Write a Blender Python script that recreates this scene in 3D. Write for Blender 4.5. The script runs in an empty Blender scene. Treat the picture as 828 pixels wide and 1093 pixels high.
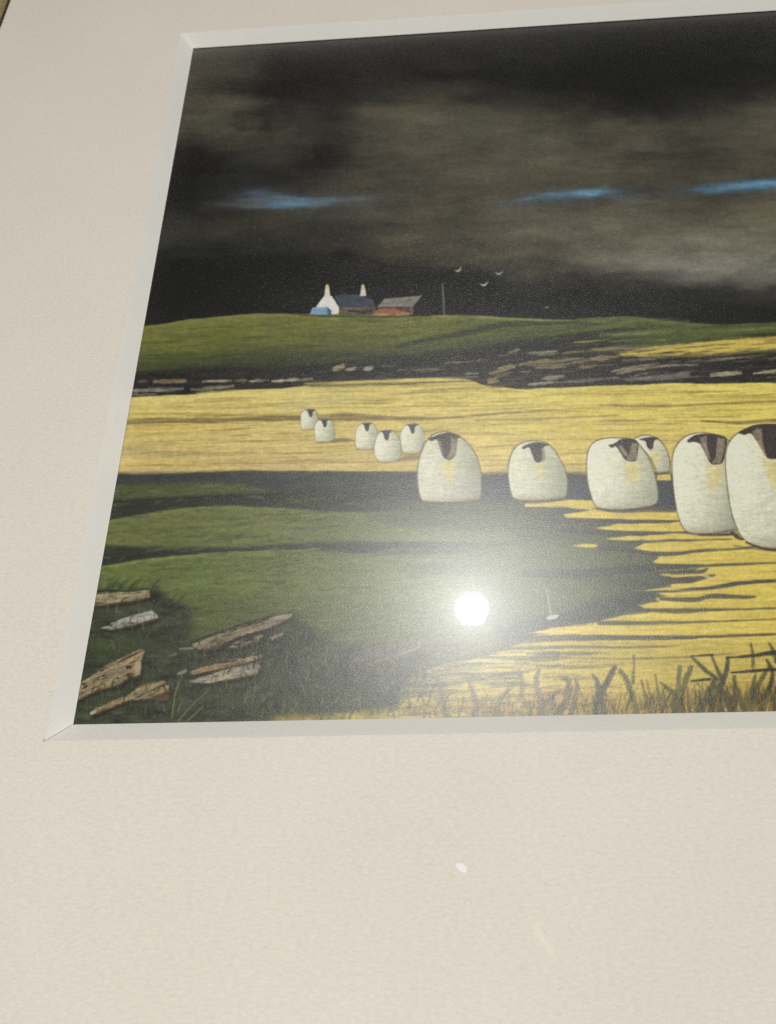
import bpy, math
import numpy as np
from mathutils import Matrix, Vector

# ------------------------------------------------------------------ camera
S0 = 0.15                                   # camera height over the picture plane, metres
FPX, CX, CY = 776.989, 414.0, 546.5         # focal length and centre, in pixels of the photograph
RV = np.array([-0.4553, -0.0558, 0.0212])
def rodrigues(r):
    a = np.linalg.norm(r); k = r/a
    K = np.array([[0, -k[2], k[1]], [k[2], 0, -k[0]], [-k[1], k[0], 0]])
    return np.eye(3)+math.sin(a)*K+(1-math.cos(a))*K@K
R3 = rodrigues(RV)
CAM = np.array([0, 0, S0])
col = bpy.context.scene.collection
sc = bpy.context.scene
cd = bpy.data.cameras.new('camera'); cam = bpy.data.objects.new('camera', cd); col.objects.link(cam)
M = Matrix([list(r) for r in R3.T]).to_4x4(); M.translation = Vector(CAM); cam.matrix_world = M
cd.sensor_fit = 'AUTO'; cd.sensor_width = 36; cd.lens = FPX/1093*36
cd.clip_start = 0.005; cd.clip_end = 50
cd.dof.use_dof = True; cd.dof.focus_distance = 0.168; cd.dof.aperture_fstop = 26
sc.camera = cam

def to_plane(px, py, z=0.0):
    """pixel of the photograph -> point on the horizontal plane at height z"""
    d = R3.T @ np.array([(px-CX)/FPX, -(py-CY)/FPX, -1.0])
    return CAM + d*((z-CAM[2])/d[2])
def to_px(x, y, z):
    q = np.stack([x-CAM[0], y-CAM[1], z-CAM[2]+0*x], -1) @ R3.T
    return CX+FPX*q[..., 0]/-q[..., 2], CY-FPX*q[..., 1]/-q[..., 2]

# ------------------------------------------------------------------ light
w = bpy.data.worlds.new('World'); sc.world = w; w.use_nodes = True
w.node_tree.nodes['Background'].inputs[0].default_value = (1.0, .96, .92, 1)
w.node_tree.nodes['Background'].inputs[1].default_value = 0.035
ZG = 0.0018                                  # top of the glass
hit = to_plane(503, 650, ZG)
dv = hit-CAM; dv = dv/np.linalg.norm(dv); dv[2] = -dv[2]
LAMP = hit+dv*1.0
ld = bpy.data.lights.new('lamp', 'POINT'); lamp = bpy.data.objects.new('lamp', ld); col.objects.link(lamp)
lamp.location = Vector(LAMP); ld.energy = 21.0; ld.shadow_soft_size = 0.0262; ld.color = (1, .975, .945)
l2 = bpy.data.lights.new('added_fill', 'AREA'); fill_obj = bpy.data.objects.new('added_fill', l2); col.objects.link(fill_obj)  # unseen fill light, added out of frame to brighten the lower mount
l2.shape = 'DISK'; l2.size = .10; l2.energy = 1.82; l2.color = (1, .965, .925)
fill_obj.location = (-.06, -.24, .52)
fill_obj.rotation_euler = (Vector((-.02, .05, 0))-Vector(fill_obj.location)).to_track_quat('-Z', 'Y').to_euler()
sc.view_settings.view_transform = 'Standard'; sc.view_settings.look = 'None'
sc.view_settings.exposure = 0; sc.view_settings.gamma = 1
sc.cycles.pixel_filter_type = 'BLACKMAN_HARRIS'; sc.cycles.filter_width = 1.5; sc.cycles.use_denoising = False

# ------------------------------------------------------------------ helpers
def tag(o, label=None, cat=None, group=None, kind=None):
    if label: o['label'] = label
    if cat: o['category'] = cat
    if group: o['group'] = group
    if kind: o['kind'] = kind
    return o
def empty(name, loc=(0, 0, 0)):
    o = bpy.data.objects.new(name, None); o.empty_display_size = .02; o.location = loc; col.objects.link(o); return o
def mesh_obj(name, verts, faces, mat, parent=None, colors=None, smooth=False):
    verts = np.asarray(verts, np.float32); me = bpy.data.meshes.new(name)
    if isinstance(faces, np.ndarray):
        n = len(faces)
        me.vertices.add(len(verts)); me.vertices.foreach_set('co', verts.ravel())
        me.loops.add(n*4); me.loops.foreach_set('vertex_index', faces.astype(np.int32).ravel())
        me.polygons.add(n); me.polygons.foreach_set('loop_start', np.arange(0, 4*n, 4, dtype=np.int32))
        me.polygons.foreach_set('loop_total', np.full(n, 4, np.int32))
        me.update(calc_edges=True)
    else:
        me.from_pydata(verts.tolist(), [], faces); me.update()
    if colors is not None:
        a = me.color_attributes.new('ink', 'FLOAT_COLOR', 'POINT')
        c = np.ones((len(verts), 4), np.float32); c[:, :3] = colors
        a.data.foreach_set('color', c.ravel())
    if smooth: me.shade_smooth()
    me.materials.append(mat)
    o = bpy.data.objects.new(name, me); col.objects.link(o)
    if parent is not None: o.parent = parent
    return o
def lin(c):
    c = np.asarray(c, np.float32)/255.0
    return np.where(c <= .04045, c/12.92, ((np.maximum(c, 0)+.055)/1.055)**2.4)
def newmat(name):
    m = bpy.data.materials.new(name); m.use_nodes = True; nt = m.node_tree
    return m, nt, nt.nodes, nt.links, nt.nodes['Principled BSDF']

# ------------------------------------------------------------------ materials
def mat_ink():
    m, nt, N, L, b = newmat('printed ink on satin paper')
    at = N.new('ShaderNodeAttribute'); at.attribute_name = 'ink'
    tc = N.new('ShaderNodeTexCoord')
    L.new(at.outputs['Color'], b.inputs['Base Color'])
    b.inputs['Roughness'].default_value = .34
    b.inputs['Specular IOR Level'].default_value = .66
    b.inputs['Coat Weight'].default_value = .42; b.inputs['Coat Roughness'].default_value = .24
    n1 = N.new('ShaderNodeTexNoise'); n1.inputs['Scale'].default_value = 4600; n1.inputs['Detail'].default_value = 1
    mp = N.new('ShaderNodeMapping'); mp.inputs['Scale'].default_value = (.85, 1.15, 1)
    L.new(tc.outputs['Object'], mp.inputs[0]); L.new(mp.outputs[0], n1.inputs['Vector'])
    n2 = N.new('ShaderNodeTexNoise'); n2.inputs['Scale'].default_value = 2600; n2.inputs['Detail'].default_value = 1
    L.new(mp.outputs[0], n2.inputs['Vector'])
    ad = N.new('ShaderNodeMath'); ad.operation = 'MULTIPLY_ADD'; ad.inputs[1].default_value = .8
    L.new(n2.outputs[0], ad.inputs[0]); L.new(n1.outputs[0], ad.inputs[2])
    bp = N.new('ShaderNodeBump'); bp.inputs['Strength'].default_value = 1.0; bp.inputs['Distance'].default_value = .000065; L.new(bp.outputs[0], b.inputs['Coat Normal'])
    L.new(ad.outputs[0], bp.inputs['Height'])
    b2 = N.new('ShaderNodeBump'); b2.inputs['Strength'].default_value = 1; b2.inputs['Distance'].default_value = .000012
    L.new(ad.outputs[0], b2.inputs['Height']); L.new(b2.outputs[0], b.inputs['Normal'])
    return m
def mat_card(name, rgb, rough, grain=1.0, smear=None):
    m, nt, N, L, b = newmat(name)
    tc = N.new('ShaderNodeTexCoord')
    mp = N.new('ShaderNodeMapping'); mp.inputs['Scale'].default_value = (.55, 1.3, 1)
    L.new(tc.outputs['Object'], mp.inputs[0])
    n1 = N.new('ShaderNodeTexNoise'); n1.inputs['Scale'].default_value = 1500; n1.inputs['Detail'].default_value = 4
    n2 = N.new('ShaderNodeTexNoise'); n2.inputs['Scale'].default_value = 28; n2.inputs['Detail'].default_value = 3
    n3 = N.new('ShaderNodeTexNoise'); n3.inputs['Scale'].default_value = 650; n3.inputs['Detail'].default_value = 5; n3.inputs['Roughness'].default_value = .65
    for n in (n1, n3): L.new(mp.outputs[0], n.inputs['Vector'])
    L.new(tc.outputs['Object'], n2.inputs['Vector'])
    c = lin(rgb)
    mr = N.new('ShaderNodeMapRange'); mr.inputs['From Min'].default_value = .3; mr.inputs['From Max'].default_value = .7
    mr.inputs['To Min'].default_value = 0; mr.inputs['To Max'].default_value = 1
    L.new(n2.outputs[0], mr.inputs[0])
    mx = N.new('ShaderNodeMix'); mx.data_type = 'RGBA'
    mx.inputs['A'].default_value = (*(c*.985), 1); mx.inputs['B'].default_value = (*(c*1.015), 1)
    L.new(mr.outputs[0], mx.inputs['Factor'])
    # fibre flecks
    r2 = N.new('ShaderNodeMapRange'); r2.inputs['From Min'].default_value = .27; r2.inputs['From Max'].default_value = .40
    r2.inputs['To Min'].default_value = 1; r2.inputs['To Max'].default_value = 0
    L.new(n3.outputs[0], r2.inputs[0])
    m2 = N.new('ShaderNodeMix'); m2.data_type = 'RGBA'; m2.blend_type = 'MIX'
    m2.inputs['B'].default_value = (*(c*.80), 1)
    mm = N.new('ShaderNodeMath'); mm.operation = 'MULTIPLY'; mm.inputs[1].default_value = .34*grain
    L.new(r2.outputs[0], mm.inputs[0]); L.new(mm.outputs[0], m2.inputs['Factor']); L.new(mx.outputs['Result'], m2.inputs['A'])
    m3 = N.new('ShaderNodeMix'); m3.data_type = 'RGBA'; m3.blend_type = 'MULTIPLY'; m3.inputs['Factor'].default_value = 1
    r3 = N.new('ShaderNodeMapRange'); r3.inputs['From Min'].default_value = .25; r3.inputs['From Max'].default_value = .75
    r3.inputs['To Min'].default_value = 1-.07*grain; r3.inputs['To Max'].default_value = 1+.05*grain
    L.new(n1.outputs[0], r3.inputs[0]); L.new(r3.outputs[0], m3.inputs['B']); L.new(m2.outputs['Result'], m3.inputs['A'])
    out = m3.outputs['Result']
    L.new(out, b.inputs['Base Color'])
    b.inputs['Roughness'].default_value = rough; b.inputs['Specular IOR Level'].default_value = .25
    ad = N.new('ShaderNodeMath'); ad.operation = 'MULTIPLY_ADD'; ad.inputs[1].default_value = 1.5
    L.new(n3.outputs[0], ad.inputs[0]); L.new(n1.outputs[0], ad.inputs[2])
    bp = N.new('ShaderNodeBump'); bp.inputs['Strength'].default_value = .8; bp.inputs['Distance'].default_value = .0001*grain
    L.new(ad.outputs[0], bp.inputs['Height']); L.new(bp.outputs[0], b.inputs['Normal'])
    return m
def mat_plain(name, rgb, rough=.5, scale=300, amp=.2, metal=0):
    m, nt, N, L, b = newmat(name)
    tc = N.new('ShaderNodeTexCoord'); n = N.new('ShaderNodeTexNoise'); n.inputs['Scale'].default_value = scale; n.inputs['Detail'].default_value = 5
    L.new(tc.outputs['Object'], n.inputs['Vector'])
    c = lin(rgb); mx = N.new('ShaderNodeMix'); mx.data_type = 'RGBA'
    mx.inputs['A'].default_value = (*(c*(1-amp)), 1); mx.inputs['B'].default_value = (*np.minimum(c*(1+amp), .9), 1)
    L.new(n.outputs[0], mx.inputs['Factor']); L.new(mx.outputs['Result'], b.inputs['Base Color'])
    b.inputs['Roughness'].default_value = rough; b.inputs['Metallic'].default_value = metal
    bp = N.new('ShaderNodeBump'); bp.inputs['Strength'].default_value = .3; bp.inputs['Distance'].default_value = .0002
    L.new(n.outputs[0], bp.inputs['Height']); L.new(bp.outputs[0], b.inputs['Normal'])
    return m
def mat_glass():
    m, nt, N, L, b = newmat('picture glass'); N.remove(b)
    tr = N.new('ShaderNodeBsdfTransparent'); tr.inputs[0].default_value = (.985, .99, .985, 1)
    gl = N.new('ShaderNodeBsdfGlossy'); gl.inputs['Roughness'].default_value = 0.0
    fr = N.new('ShaderNodeFresnel'); fr.inputs['IOR'].default_value = 1.5
    ge = N.new('ShaderNodeNewGeometry')
    iv = N.new('ShaderNodeMath'); iv.operation = 'SUBTRACT'; iv.inputs[0].default_value = 1
    mu = N.new('ShaderNodeMath'); mu.operation = 'MULTIPLY'
    L.new(ge.outputs['Backfacing'], iv.inputs[1]); L.new(fr.outputs[0], mu.inputs[0]); L.new(iv.outputs[0], mu.inputs[1])
    # a faint greasy film on the glass: part of the mirror light is spread
    f1 = N.new('ShaderNodeBsdfGlossy'); f1.inputs['Roughness'].default_value = .15
    f2 = N.new('ShaderNodeBsdfGlossy'); f2.inputs['Roughness'].default_value = .29
    m1 = N.new('ShaderNodeMixShader'); m1.inputs[0].default_value = .83; L.new(f1.outputs[0], m1.inputs[1]); L.new(f2.outputs[0], m1.inputs[2])
    m2 = N.new('ShaderNodeMixShader'); m2.inputs[0].default_value = .28; L.new(gl.outputs[0], m2.inputs[1]); L.new(m1.outputs[0], m2.inputs[2])
    mx = N.new('ShaderNodeMixShader'); L.new(mu.outputs[0], mx.inputs[0]); L.new(tr.outputs[0], mx.inputs[1]); L.new(m2.outputs[0], mx.inputs[2])
    L.new(mx.outputs[0], N['Material Output'].inputs[0])
    return m
M_ink = mat_ink()
M_card = mat_card('cream mount card', (230, 223, 213), .85)
M_core = mat_card('white mount core', (243, 240, 235), .8, .2)
M_cut = mat_plain('dark cut line', (150, 140, 126), .9)
M_frame = mat_plain('olive gilt moulding', (150, 136, 92), .45, 120, .25)
M_back = mat_plain('brown backing board', (120, 90, 60), .8)
M_table = mat_plain('pale wooden table', (150, 125, 95), .5, 20, .3)
M_glass = mat_glass()
M_fleck = mat_plain('white paper fleck', (252, 250, 246), .9, 600, .03)
M_smear = mat_plain('pale rubbed paper', (236, 227, 216), .85, 900, .03)

# ------------------------------------------------------------------ sizes of the mount, from the photograph
X0, Y0, Y1 = -.5007*S0, .1852*S0, 1.7228*S0
BW, BD = .0250*S0, .0216*S0                     # bevel width and depth
X1 = 1.22*S0                                    # right edge of the opening, out of the picture
FX0 = to_plane(5, 8, ZG)[0]                     # inner edge of the frame on the left
MARG = X0-BW-FX0
FX1 = X1+BW+MARG; FY1 = Y1+BW+MARG*1.0; FY0 = Y0-BW-MARG*1.25
ZP = -BD-.0002                                  # the sheet the landscape is printed on

# ------------------------------------------------------------------ the printed landscape, painted as colours on a raster
SS = 2
PX0, PX1, PY0, PY1 = 60, 1420, -60, 800
W, H = (PX1-PX0)*SS, (PY1-PY0)*SS
xs = PX0+(np.arange(W)+.5)/SS; ys = PY0+(np.arange(H)+.5)/SS
img = np.zeros((H, W, 3), np.float32)
def lattice(x, y, seed):
    rs = np.random.RandomState(seed); T = rs.rand(256, 256).astype(np.float32)
    xi = np.floor(x).astype(int); yi = np.floor(y).astype(int)
    fx = (x-xi).astype(np.float32); fy = (y-yi).astype(np.float32)
    fx = fx*fx*(3-2*fx); fy = fy*fy*(3-2*fy)
    a = T[yi & 255, xi & 255]; b = T[yi & 255, (xi+1) & 255]; c = T[(yi+1) & 255, xi & 255]; d = T[(yi+1) & 255, (xi+1) & 255]
    return (a*(1-fx)+b*fx)*(1-fy)+(c*(1-fx)+d*fx)*fy
def fbm(X, Y, sx, sy, seed, oct=4):
    v = 0; a = 1; t = 0
    for o in range(oct):
        v = v+a*lattice(X/sx*2**o+17.3*o, Y/sy*2**o+9.1*o, seed+o); t += a; a *= .55
    return v/t-.5
def box(x0, x1, y0, y1):
    i0 = max(int((x0-PX0)*SS), 0); i1 = min(int((x1-PX0)*SS)+1, W); j0 = max(int((y0-PY0)*SS), 0); j1 = min(int((y1-PY0)*SS)+1, H)
    if i1 <= i0 or j1 <= j0: return None
    return slice(j0, j1), slice(i0, i1), np.meshgrid(xs[i0:i1], ys[j0:j1])
def put(sl, m, c, mul=False):
    c = np.asarray(c, np.float32); m = m[..., None].astype(np.float32); v = img[sl[0], sl[1]]
    img[sl[0], sl[1]] = v*(1-m)+(v*c if mul else c)*m
def catmull(P, closed=True, n=6):
    P = np.asarray(P, float); N = len(P); out = []
    for i in range(N if closed else N-1):
        if closed: a, b, c, d = P[i-1], P[i], P[(i+1) % N], P[(i+2) % N]
        else: a, b, c, d = P[max(i-1, 0)], P[i], P[i+1], P[min(i+2, N-1)]
        for k in range(n):
            t = k/n
            out.append(.5*(2*b+(c-a)*t+(2*a-5*b+4*c-d)*t*t+(3*b-a-3*c+d)*t**3))
    if not closed: out.append(P[-1])
    return np.array(out)
def sd_poly(P, X, Y):
    P = np.asarray(P, float); d = np.full(X.shape, 1e18); s = np.zeros(X.shape, bool)
    for i in range(len(P)):
        ax, ay = P[i-1]; bx, by = P[i]; ex, ey = bx-ax, by-ay
        l = ex*ex+ey*ey+1e-12
        t = np.clip(((X-ax)*ex+(Y-ay)*ey)/l, 0, 1)
        d = np.minimum(d, (X-ax-t*ex)**2+(Y-ay-t*ey)**2)
        if ay != by:
            s ^= ((ay > Y) != (by > Y)) & (X < ex*(Y-ay)/(by-ay)+ax)
    d = np.sqrt(d); return np.where(s, -d, d)
def sd_line(P, Wd, X, Y):
    """signed distance to a polyline whose half-width varies"""
    P = np.asarray(P, float); Wd = np.asarray(Wd, float); best = np.full(X.shape, 1e9)
    for i in range(len(P)-1):
        ax, ay = P[i]; ex, ey = P[i+1]-P[i]; l = ex*ex+ey*ey+1e-12
        t = np.clip(((X-ax)*ex+(Y-ay)*ey)/l, 0, 1)
        best = np.minimum(best, np.sqrt((X-ax-t*ex)**2+(Y-ay-t*ey)**2)-(Wd[i]*(1-t)+Wd[i+1]*t))
    return best
SEED = [100]
def fill(P, c, soft=1.0, rough=0.0, alpha=1.0, sc_=(6, 3), var=0.0, smooth=False, mul=False, vs=(5, 3)):
    if smooth: P = catmull(P)
    P = np.asarray(P, float); pad = soft+rough*2+1
    b = box(P[:, 0].min()-pad, P[:, 0].max()+pad, P[:, 1].min()-pad, P[:, 1].max()+pad)
    if b is None: return
    X, Y = b[2]; d = sd_poly(P, X, Y); SEED[0] += 7
    if rough: d = d+fbm(X, Y, sc_[0], sc_[1], SEED[0], 3)*2*rough
    m = np.clip(.5-d/soft, 0, 1)*alpha
    c = np.asarray(c, np.float32)*np.ones(X.shape+(3,), np.float32)
    if var: c = c*(1+var*2*fbm(X, Y, vs[0], vs[1], SEED[0]+3, 4)[..., None])
    put(b, m, c, mul)
def stroke(P, wd, c, soft=1.0, alpha=1.0, rough=0.0, smooth=True, sc_=(8, 2), var=0.0, dry=0.0):
    P = np.asarray(P, float)
    wd = np.asarray(wd if np.ndim(wd) else [wd]*len(P), float)/2
    if smooth and len(P) > 2:
        n = 5; t0 = np.arange(len(P)); P = catmull(P, False, n); wd = np.interp(np.linspace(0, t0[-1], len(P)), t0, wd)
    pad = wd.max()+soft+rough*2+1
    b = box(P[:, 0].min()-pad, P[:, 0].max()+pad, P[:, 1].min()-pad, P[:, 1].max()+pad)
    if b is None: return
    X, Y = b[2]; d = sd_line(P, wd, X, Y); SEED[0] += 7
    if rough: d = d+fbm(X, Y, sc_[0], sc_[1], SEED[0], 3)*2*rough
    m = np.clip(.5-d/soft, 0, 1)*alpha
    if dry: m = m*np.clip(1-dry+dry*(.5+3*fbm(X, Y, 12, 1.6, SEED[0]+2, 3)), 0, 1)
    c = np.asarray(c, np.float32)*np.ones(X.shape+(3,), np.float32)
    if var: c = c*(1+var*2*fbm(X, Y, 8, 2, SEED[0]+3, 3)[..., None])
    put(b, m, c)
def blob(x, y, rx, ry, c, alpha=1.0, rot=0.0, p=1.0, rough=.25):
    r = max(rx, ry)*2.4; b = box(x-r, x+r, y-r, y+r)
    if b is None: return
    X, Y = b[2]; ca, sa = math.cos(rot), math.sin(rot); SEED[0] += 7
    u = ((X-x)*ca+(Y-y)*sa)/rx; v = (-(X-x)*sa+(Y-y)*ca)/ry
    q = u*u+v*v+rough*4*fbm(X, Y, rx*.8, ry*.8, SEED[0], 4)
    put(b, np.exp(-np.maximum(q, 0)**p*1.2)*alpha, c)
def crv(pts): 
    p = np.array(pts, float); return lambda x: np.interp(x, p[:, 0], p[:, 1])
GX, GY = np.meshgrid(xs.astype(np.float32), ys.astype(np.float32))
FULL = (slice(0, H), slice(0, W))

# --- storm sky: brightness control points, softened and warped by noise
cxs = np.array([60, 200, 250, 300, 350, 400, 460, 520, 580, 640, 700, 760, 820, 900, 1050, 1420], float)
cys = np.array([-60, 45, 75, 105, 135, 165, 195, 225, 250, 270, 285, 300, 318, 340], float)
Lg = np.array([
 [55, 55, 50, 45, 42, 42, 40, 38, 35, 32, 30, 30, 32, 40, 45, 45],
 [54, 54, 50, 42, 42, 42, 38, 36, 33, 29, 27, 27, 30, 40, 45, 45],
 [58, 60, 50, 36, 34, 38, 38, 30, 26, 23, 22, 22, 26, 40, 52, 45],
 [60, 64, 66, 46, 36, 44, 54, 46, 42, 36, 30, 34, 52, 60, 58, 50],
 [52, 60, 70, 54, 46, 62, 76, 72, 66, 62, 60, 64, 72, 70, 60, 55],
 [34, 36, 44, 48, 36, 58, 76, 76, 72, 70, 64, 62, 66, 60, 55, 55],
 [28, 30, 36, 42, 44, 58, 70, 68, 66, 62, 57, 58, 64, 62, 60, 58],
 [30, 36, 44, 52, 56, 64, 70, 72, 73, 74, 74, 77, 82, 84, 80, 75],
 [38, 44, 50, 52, 54, 58, 66, 70, 75, 80, 84, 88, 90, 90, 88, 85],
 [32, 34, 36, 38, 42, 46, 56, 66, 74, 84, 92, 97, 97, 96, 94, 92],
 [25, 25, 25, 25, 26, 30, 36, 46, 58, 74, 92, 99, 97, 96, 94, 92],
 [25, 24, 24, 24, 24, 25, 27, 30, 38, 48, 68, 88, 90, 92, 92, 90],
 [27, 26, 26, 26, 27, 27, 27, 28, 28, 30, 34, 40, 46, 60, 70, 70],
 [28, 28, 28, 28, 28, 28, 28, 28, 28, 28, 29, 30, 30, 32, 34, 34]], np.float32)
def warp_field(LG, amp):
    wx = GX+amp*fbm(GX, GY, 60, 34, 11, 4); wy = GY+amp*.6*fbm(GX, GY, 70, 30, 23, 4)
    fi = np.interp(wx, cxs, np.arange(len(cxs))).astype(np.float32); fj = np.interp(wy, cys, np.arange(len(cys))).astype(np.float32)
    i = np.minimum(fi.astype(int), len(cxs)-2); j = np.minimum(fj.astype(int), len(cys)-2); a = fi-i; b = fj-j
    a = a*a*(3-2*a); b = b*b*(3-2*b)
    return (LG[j, i]*(1-a)+LG[j, i+1]*a)*(1-b)+(LG[j+1, i]*(1-a)+LG[j+1, i+1]*a)*b
Ls = warp_field(Lg, 60)
Ls = (Ls-46)*1.12+46
Ls = Ls*(1+.50*fbm(GX+30*fbm(GX, GY, 40, 25, 35, 3), GY, 62, 24, 31, 5)+.20*fbm(GX, GY+GX*.05, 30, 5, 37, 4))
Ls = np.maximum(Ls*1.10+1.5, 20)
t = np.clip((Ls-26)/50+.9*fbm(GX, GY, 90, 40, 39, 3), 0, 1)[..., None]
tone = np.array([1.0, 1.0, .95])*(1-t)+np.array([1.03, .97, .81])*t
gy = np.clip((GY-235)/60, 0, 1)[..., None]*np.clip((GX-520)/200, 0, 1)[..., None]
tone = tone*(1-gy)+np.array([1, .985, .91])*gy
img[:] = Ls[..., None]*tone
# blue rents in the cloud
def rent(P, wd, c, a): 
    stroke(P, np.array(wd)*2.0, np.array([58, 66, 76]), 20, a*.6, 4, sc_=(25, 4), dry=.5)
    stroke(P, wd, c, 12, a*.8, 3, sc_=(22, 3), dry=.5)
def glint(x, y, rx, ry, c, a, rot=0.0): blob(x, y, rx, ry, np.array(c)*np.array([1.08, .98, .90]), a*.88, rot, 1.0, .55)
HALO = (64, 72, 82)
for g_ in [(320, 216, 82, 12, HALO, .6), (285, 210, 50, 10, HALO, .5, .1), (612, 210, 66, 12, HALO, .6, -.08), (815, 199, 80, 12, HALO, .6, -.06), (706, 212, 34, 7, (66, 70, 72), .4),
           (285, 219, 42, 3.4, (76, 98, 120), .8), (284, 206, 22, 5, (66, 92, 122), .8), (318, 216, 46, 5.5, (72, 118, 162), .9, -.04), (318, 216, 24, 3.4, (104, 152, 190), .9, -.05), (375, 213, 34, 3, (96, 106, 114), .75, -.1), (262, 218, 34, 4, (84, 92, 100), .7), (290, 212, 30, 4, (82, 96, 110), .6),
           (560, 214, 26, 4, (66, 92, 118), .8, -.2), (612, 207.5, 44, 5, (70, 122, 168), .9, -.06), (624, 206, 27, 3.4, (100, 152, 192), .9, -.03), (664, 209, 22, 4, (68, 86, 106), .7, .1),
           (770, 201, 40, 4.5, (70, 116, 158), .85, -.08), (812, 197, 46, 5.5, (74, 128, 180), .9, -.06), (812, 196.5, 34, 3.4, (104, 156, 198), .9, -.05), (880, 196, 40, 5, (70, 118, 164), .8)]: glint(*g_)
stroke([(790, 80), (806, 86)], [1, 1.4], (70, 66, 56), 2, .4)

rk = np.random.RandomState(21)
for x, y, rx, ry, l_, a in [(310, 92, 62, 20, 31, .75), (415, 68, 70, 18, 36, .6), (505, 84, 64, 20, 30, .65), (212, 168, 42, 17, 30, .75), (345, 168, 36, 13, 31, .8), (272, 132, 24, 15, 36, .7), (178, 190, 26, 26, 26, .6), (650, 84, 120, 26, 25, .6),
                        (722, 166, 56, 8, 50, .6), (806, 92, 44, 15, 34, .5), (330, 245, 90, 10, 44, .5), (236, 122, 34, 24, 76, .6), (465, 140, 80, 26, 84, .6), (405, 188, 60, 9, 72, .55), (600, 152, 66, 17, 80, .55), (800, 128, 60, 15, 80, .5), (250, 75, 46, 14, 66, .45), (560, 250, 80, 9, 84, .45), (740, 262, 90, 12, 106, .5), (480, 196, 40, 7, 80, .4), (660, 232, 70, 8, 88, .4)]:
    blob(x, y, rx, ry, np.array([1.0, .97, .86])*l_*(1 if l_ < 50 else 1.0), a, -.03, 1.0, .95)
for k in range(520):                      # worked strokes in the clouds
    x = rk.uniform(130, 1000); y = rk.uniform(30, 285); l = rk.uniform(14, 70); yy = int((y-PY0)*SS); xx = int((min(x+l/2, PX1-2)-PX0)*SS)
    cc = img[yy, xx]*rk.choice([.80, 1.16, 1.24])
    stroke([(x, y), (x+l*.5, y-rk.uniform(-4, 5)), (x+l, y-rk.uniform(-7, 8))], [2, rk.uniform(4, 12), 2], cc, 9, rk.uniform(.2, .5), 3, dry=.5)
for P_, w_ in [([(250, 214), (290, 211), (330, 212), (390, 211)], 2.4), ([(258, 222), (300, 221), (345, 218)], 2), ([(548, 215), (590, 207), (640, 204)], 1.8), ([(745, 205), (775, 201), (800, 199)], 2)]:
    stroke(P_, [.6]+[w_]*(len(P_)-2)+[.6], (112, 132, 150), 3.5, .55, 1.5, sc_=(18, 2), dry=.7)
# --- far dark hill is in the sky table; the green hill in front of it
hill = crv([(60, 362), (145, 350), (190, 343), (230, 338), (275, 334.5), (317, 335), (440, 336.5), (520, 337), (540, 339), (575, 341), (610, 341), (640, 338), (680, 338), (700, 341), (740, 345), (770, 346.5), (828, 344.5), (1000, 340), (1420, 346)])
wallT = crv([(60, 402), (150, 398), (230, 393), (300, 391), (350, 388), (420, 384), (470, 380), (520, 374), (560, 370), (620, 362), (660, 368), (700, 378), (828, 374), (1420, 370)])
wallB = crv([(60, 430), (140, 424), (180, 422), (230, 418.5), (300, 414.5), (330, 411), (380, 408), (440, 404), (500, 404), (520, 412), (560, 415), (600, 413.5), (640, 412), (680, 411), (740, 409), (828, 408), (1420, 400)])
m = np.clip((GY-hill(GX)-fbm(GX, GY, 20, 20, 41, 3)*2)/1.4+.5, 0, 1)
v = (GY-hill(GX))/np.maximum(wallT(GX)-hill(GX), 8)
v = np.clip(v+.35*fbm(GX, GY+GX*.12, 70, 9, 43, 4), 0, 1)
grad = np.stack([np.interp(v, [0, .12, .5, .8, 1], a) for a in ([116, 110, 96, 70, 48], [116, 111, 99, 75, 52], [64, 60, 50, 46, 41])], -1)
rightg = np.clip((GX-440)/140, 0, 1)[..., None]
grad = grad*(1-rightg)+grad*np.array([.84, .90, .96])*rightg
grad = grad*(1+.24*fbm(GX, GY+GX*.1, 40, 3, 47, 4)[..., None]+.12*fbm(GX, GY, 6, 2, 49, 2)[..., None])
put(FULL, m, grad)
stroke([(190, 343.5), (240, 338.5), (320, 336.5), (440, 338)], [1, 2, 2, 1.5], (122, 124, 66), 2, .55, .6)
stroke([(440, 338), (490, 337.5), (540, 340), (580, 342), (610, 342)], [1, 2, 2.2, 2.4, 1], (150, 146, 92), 2, .75, .8)
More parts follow.
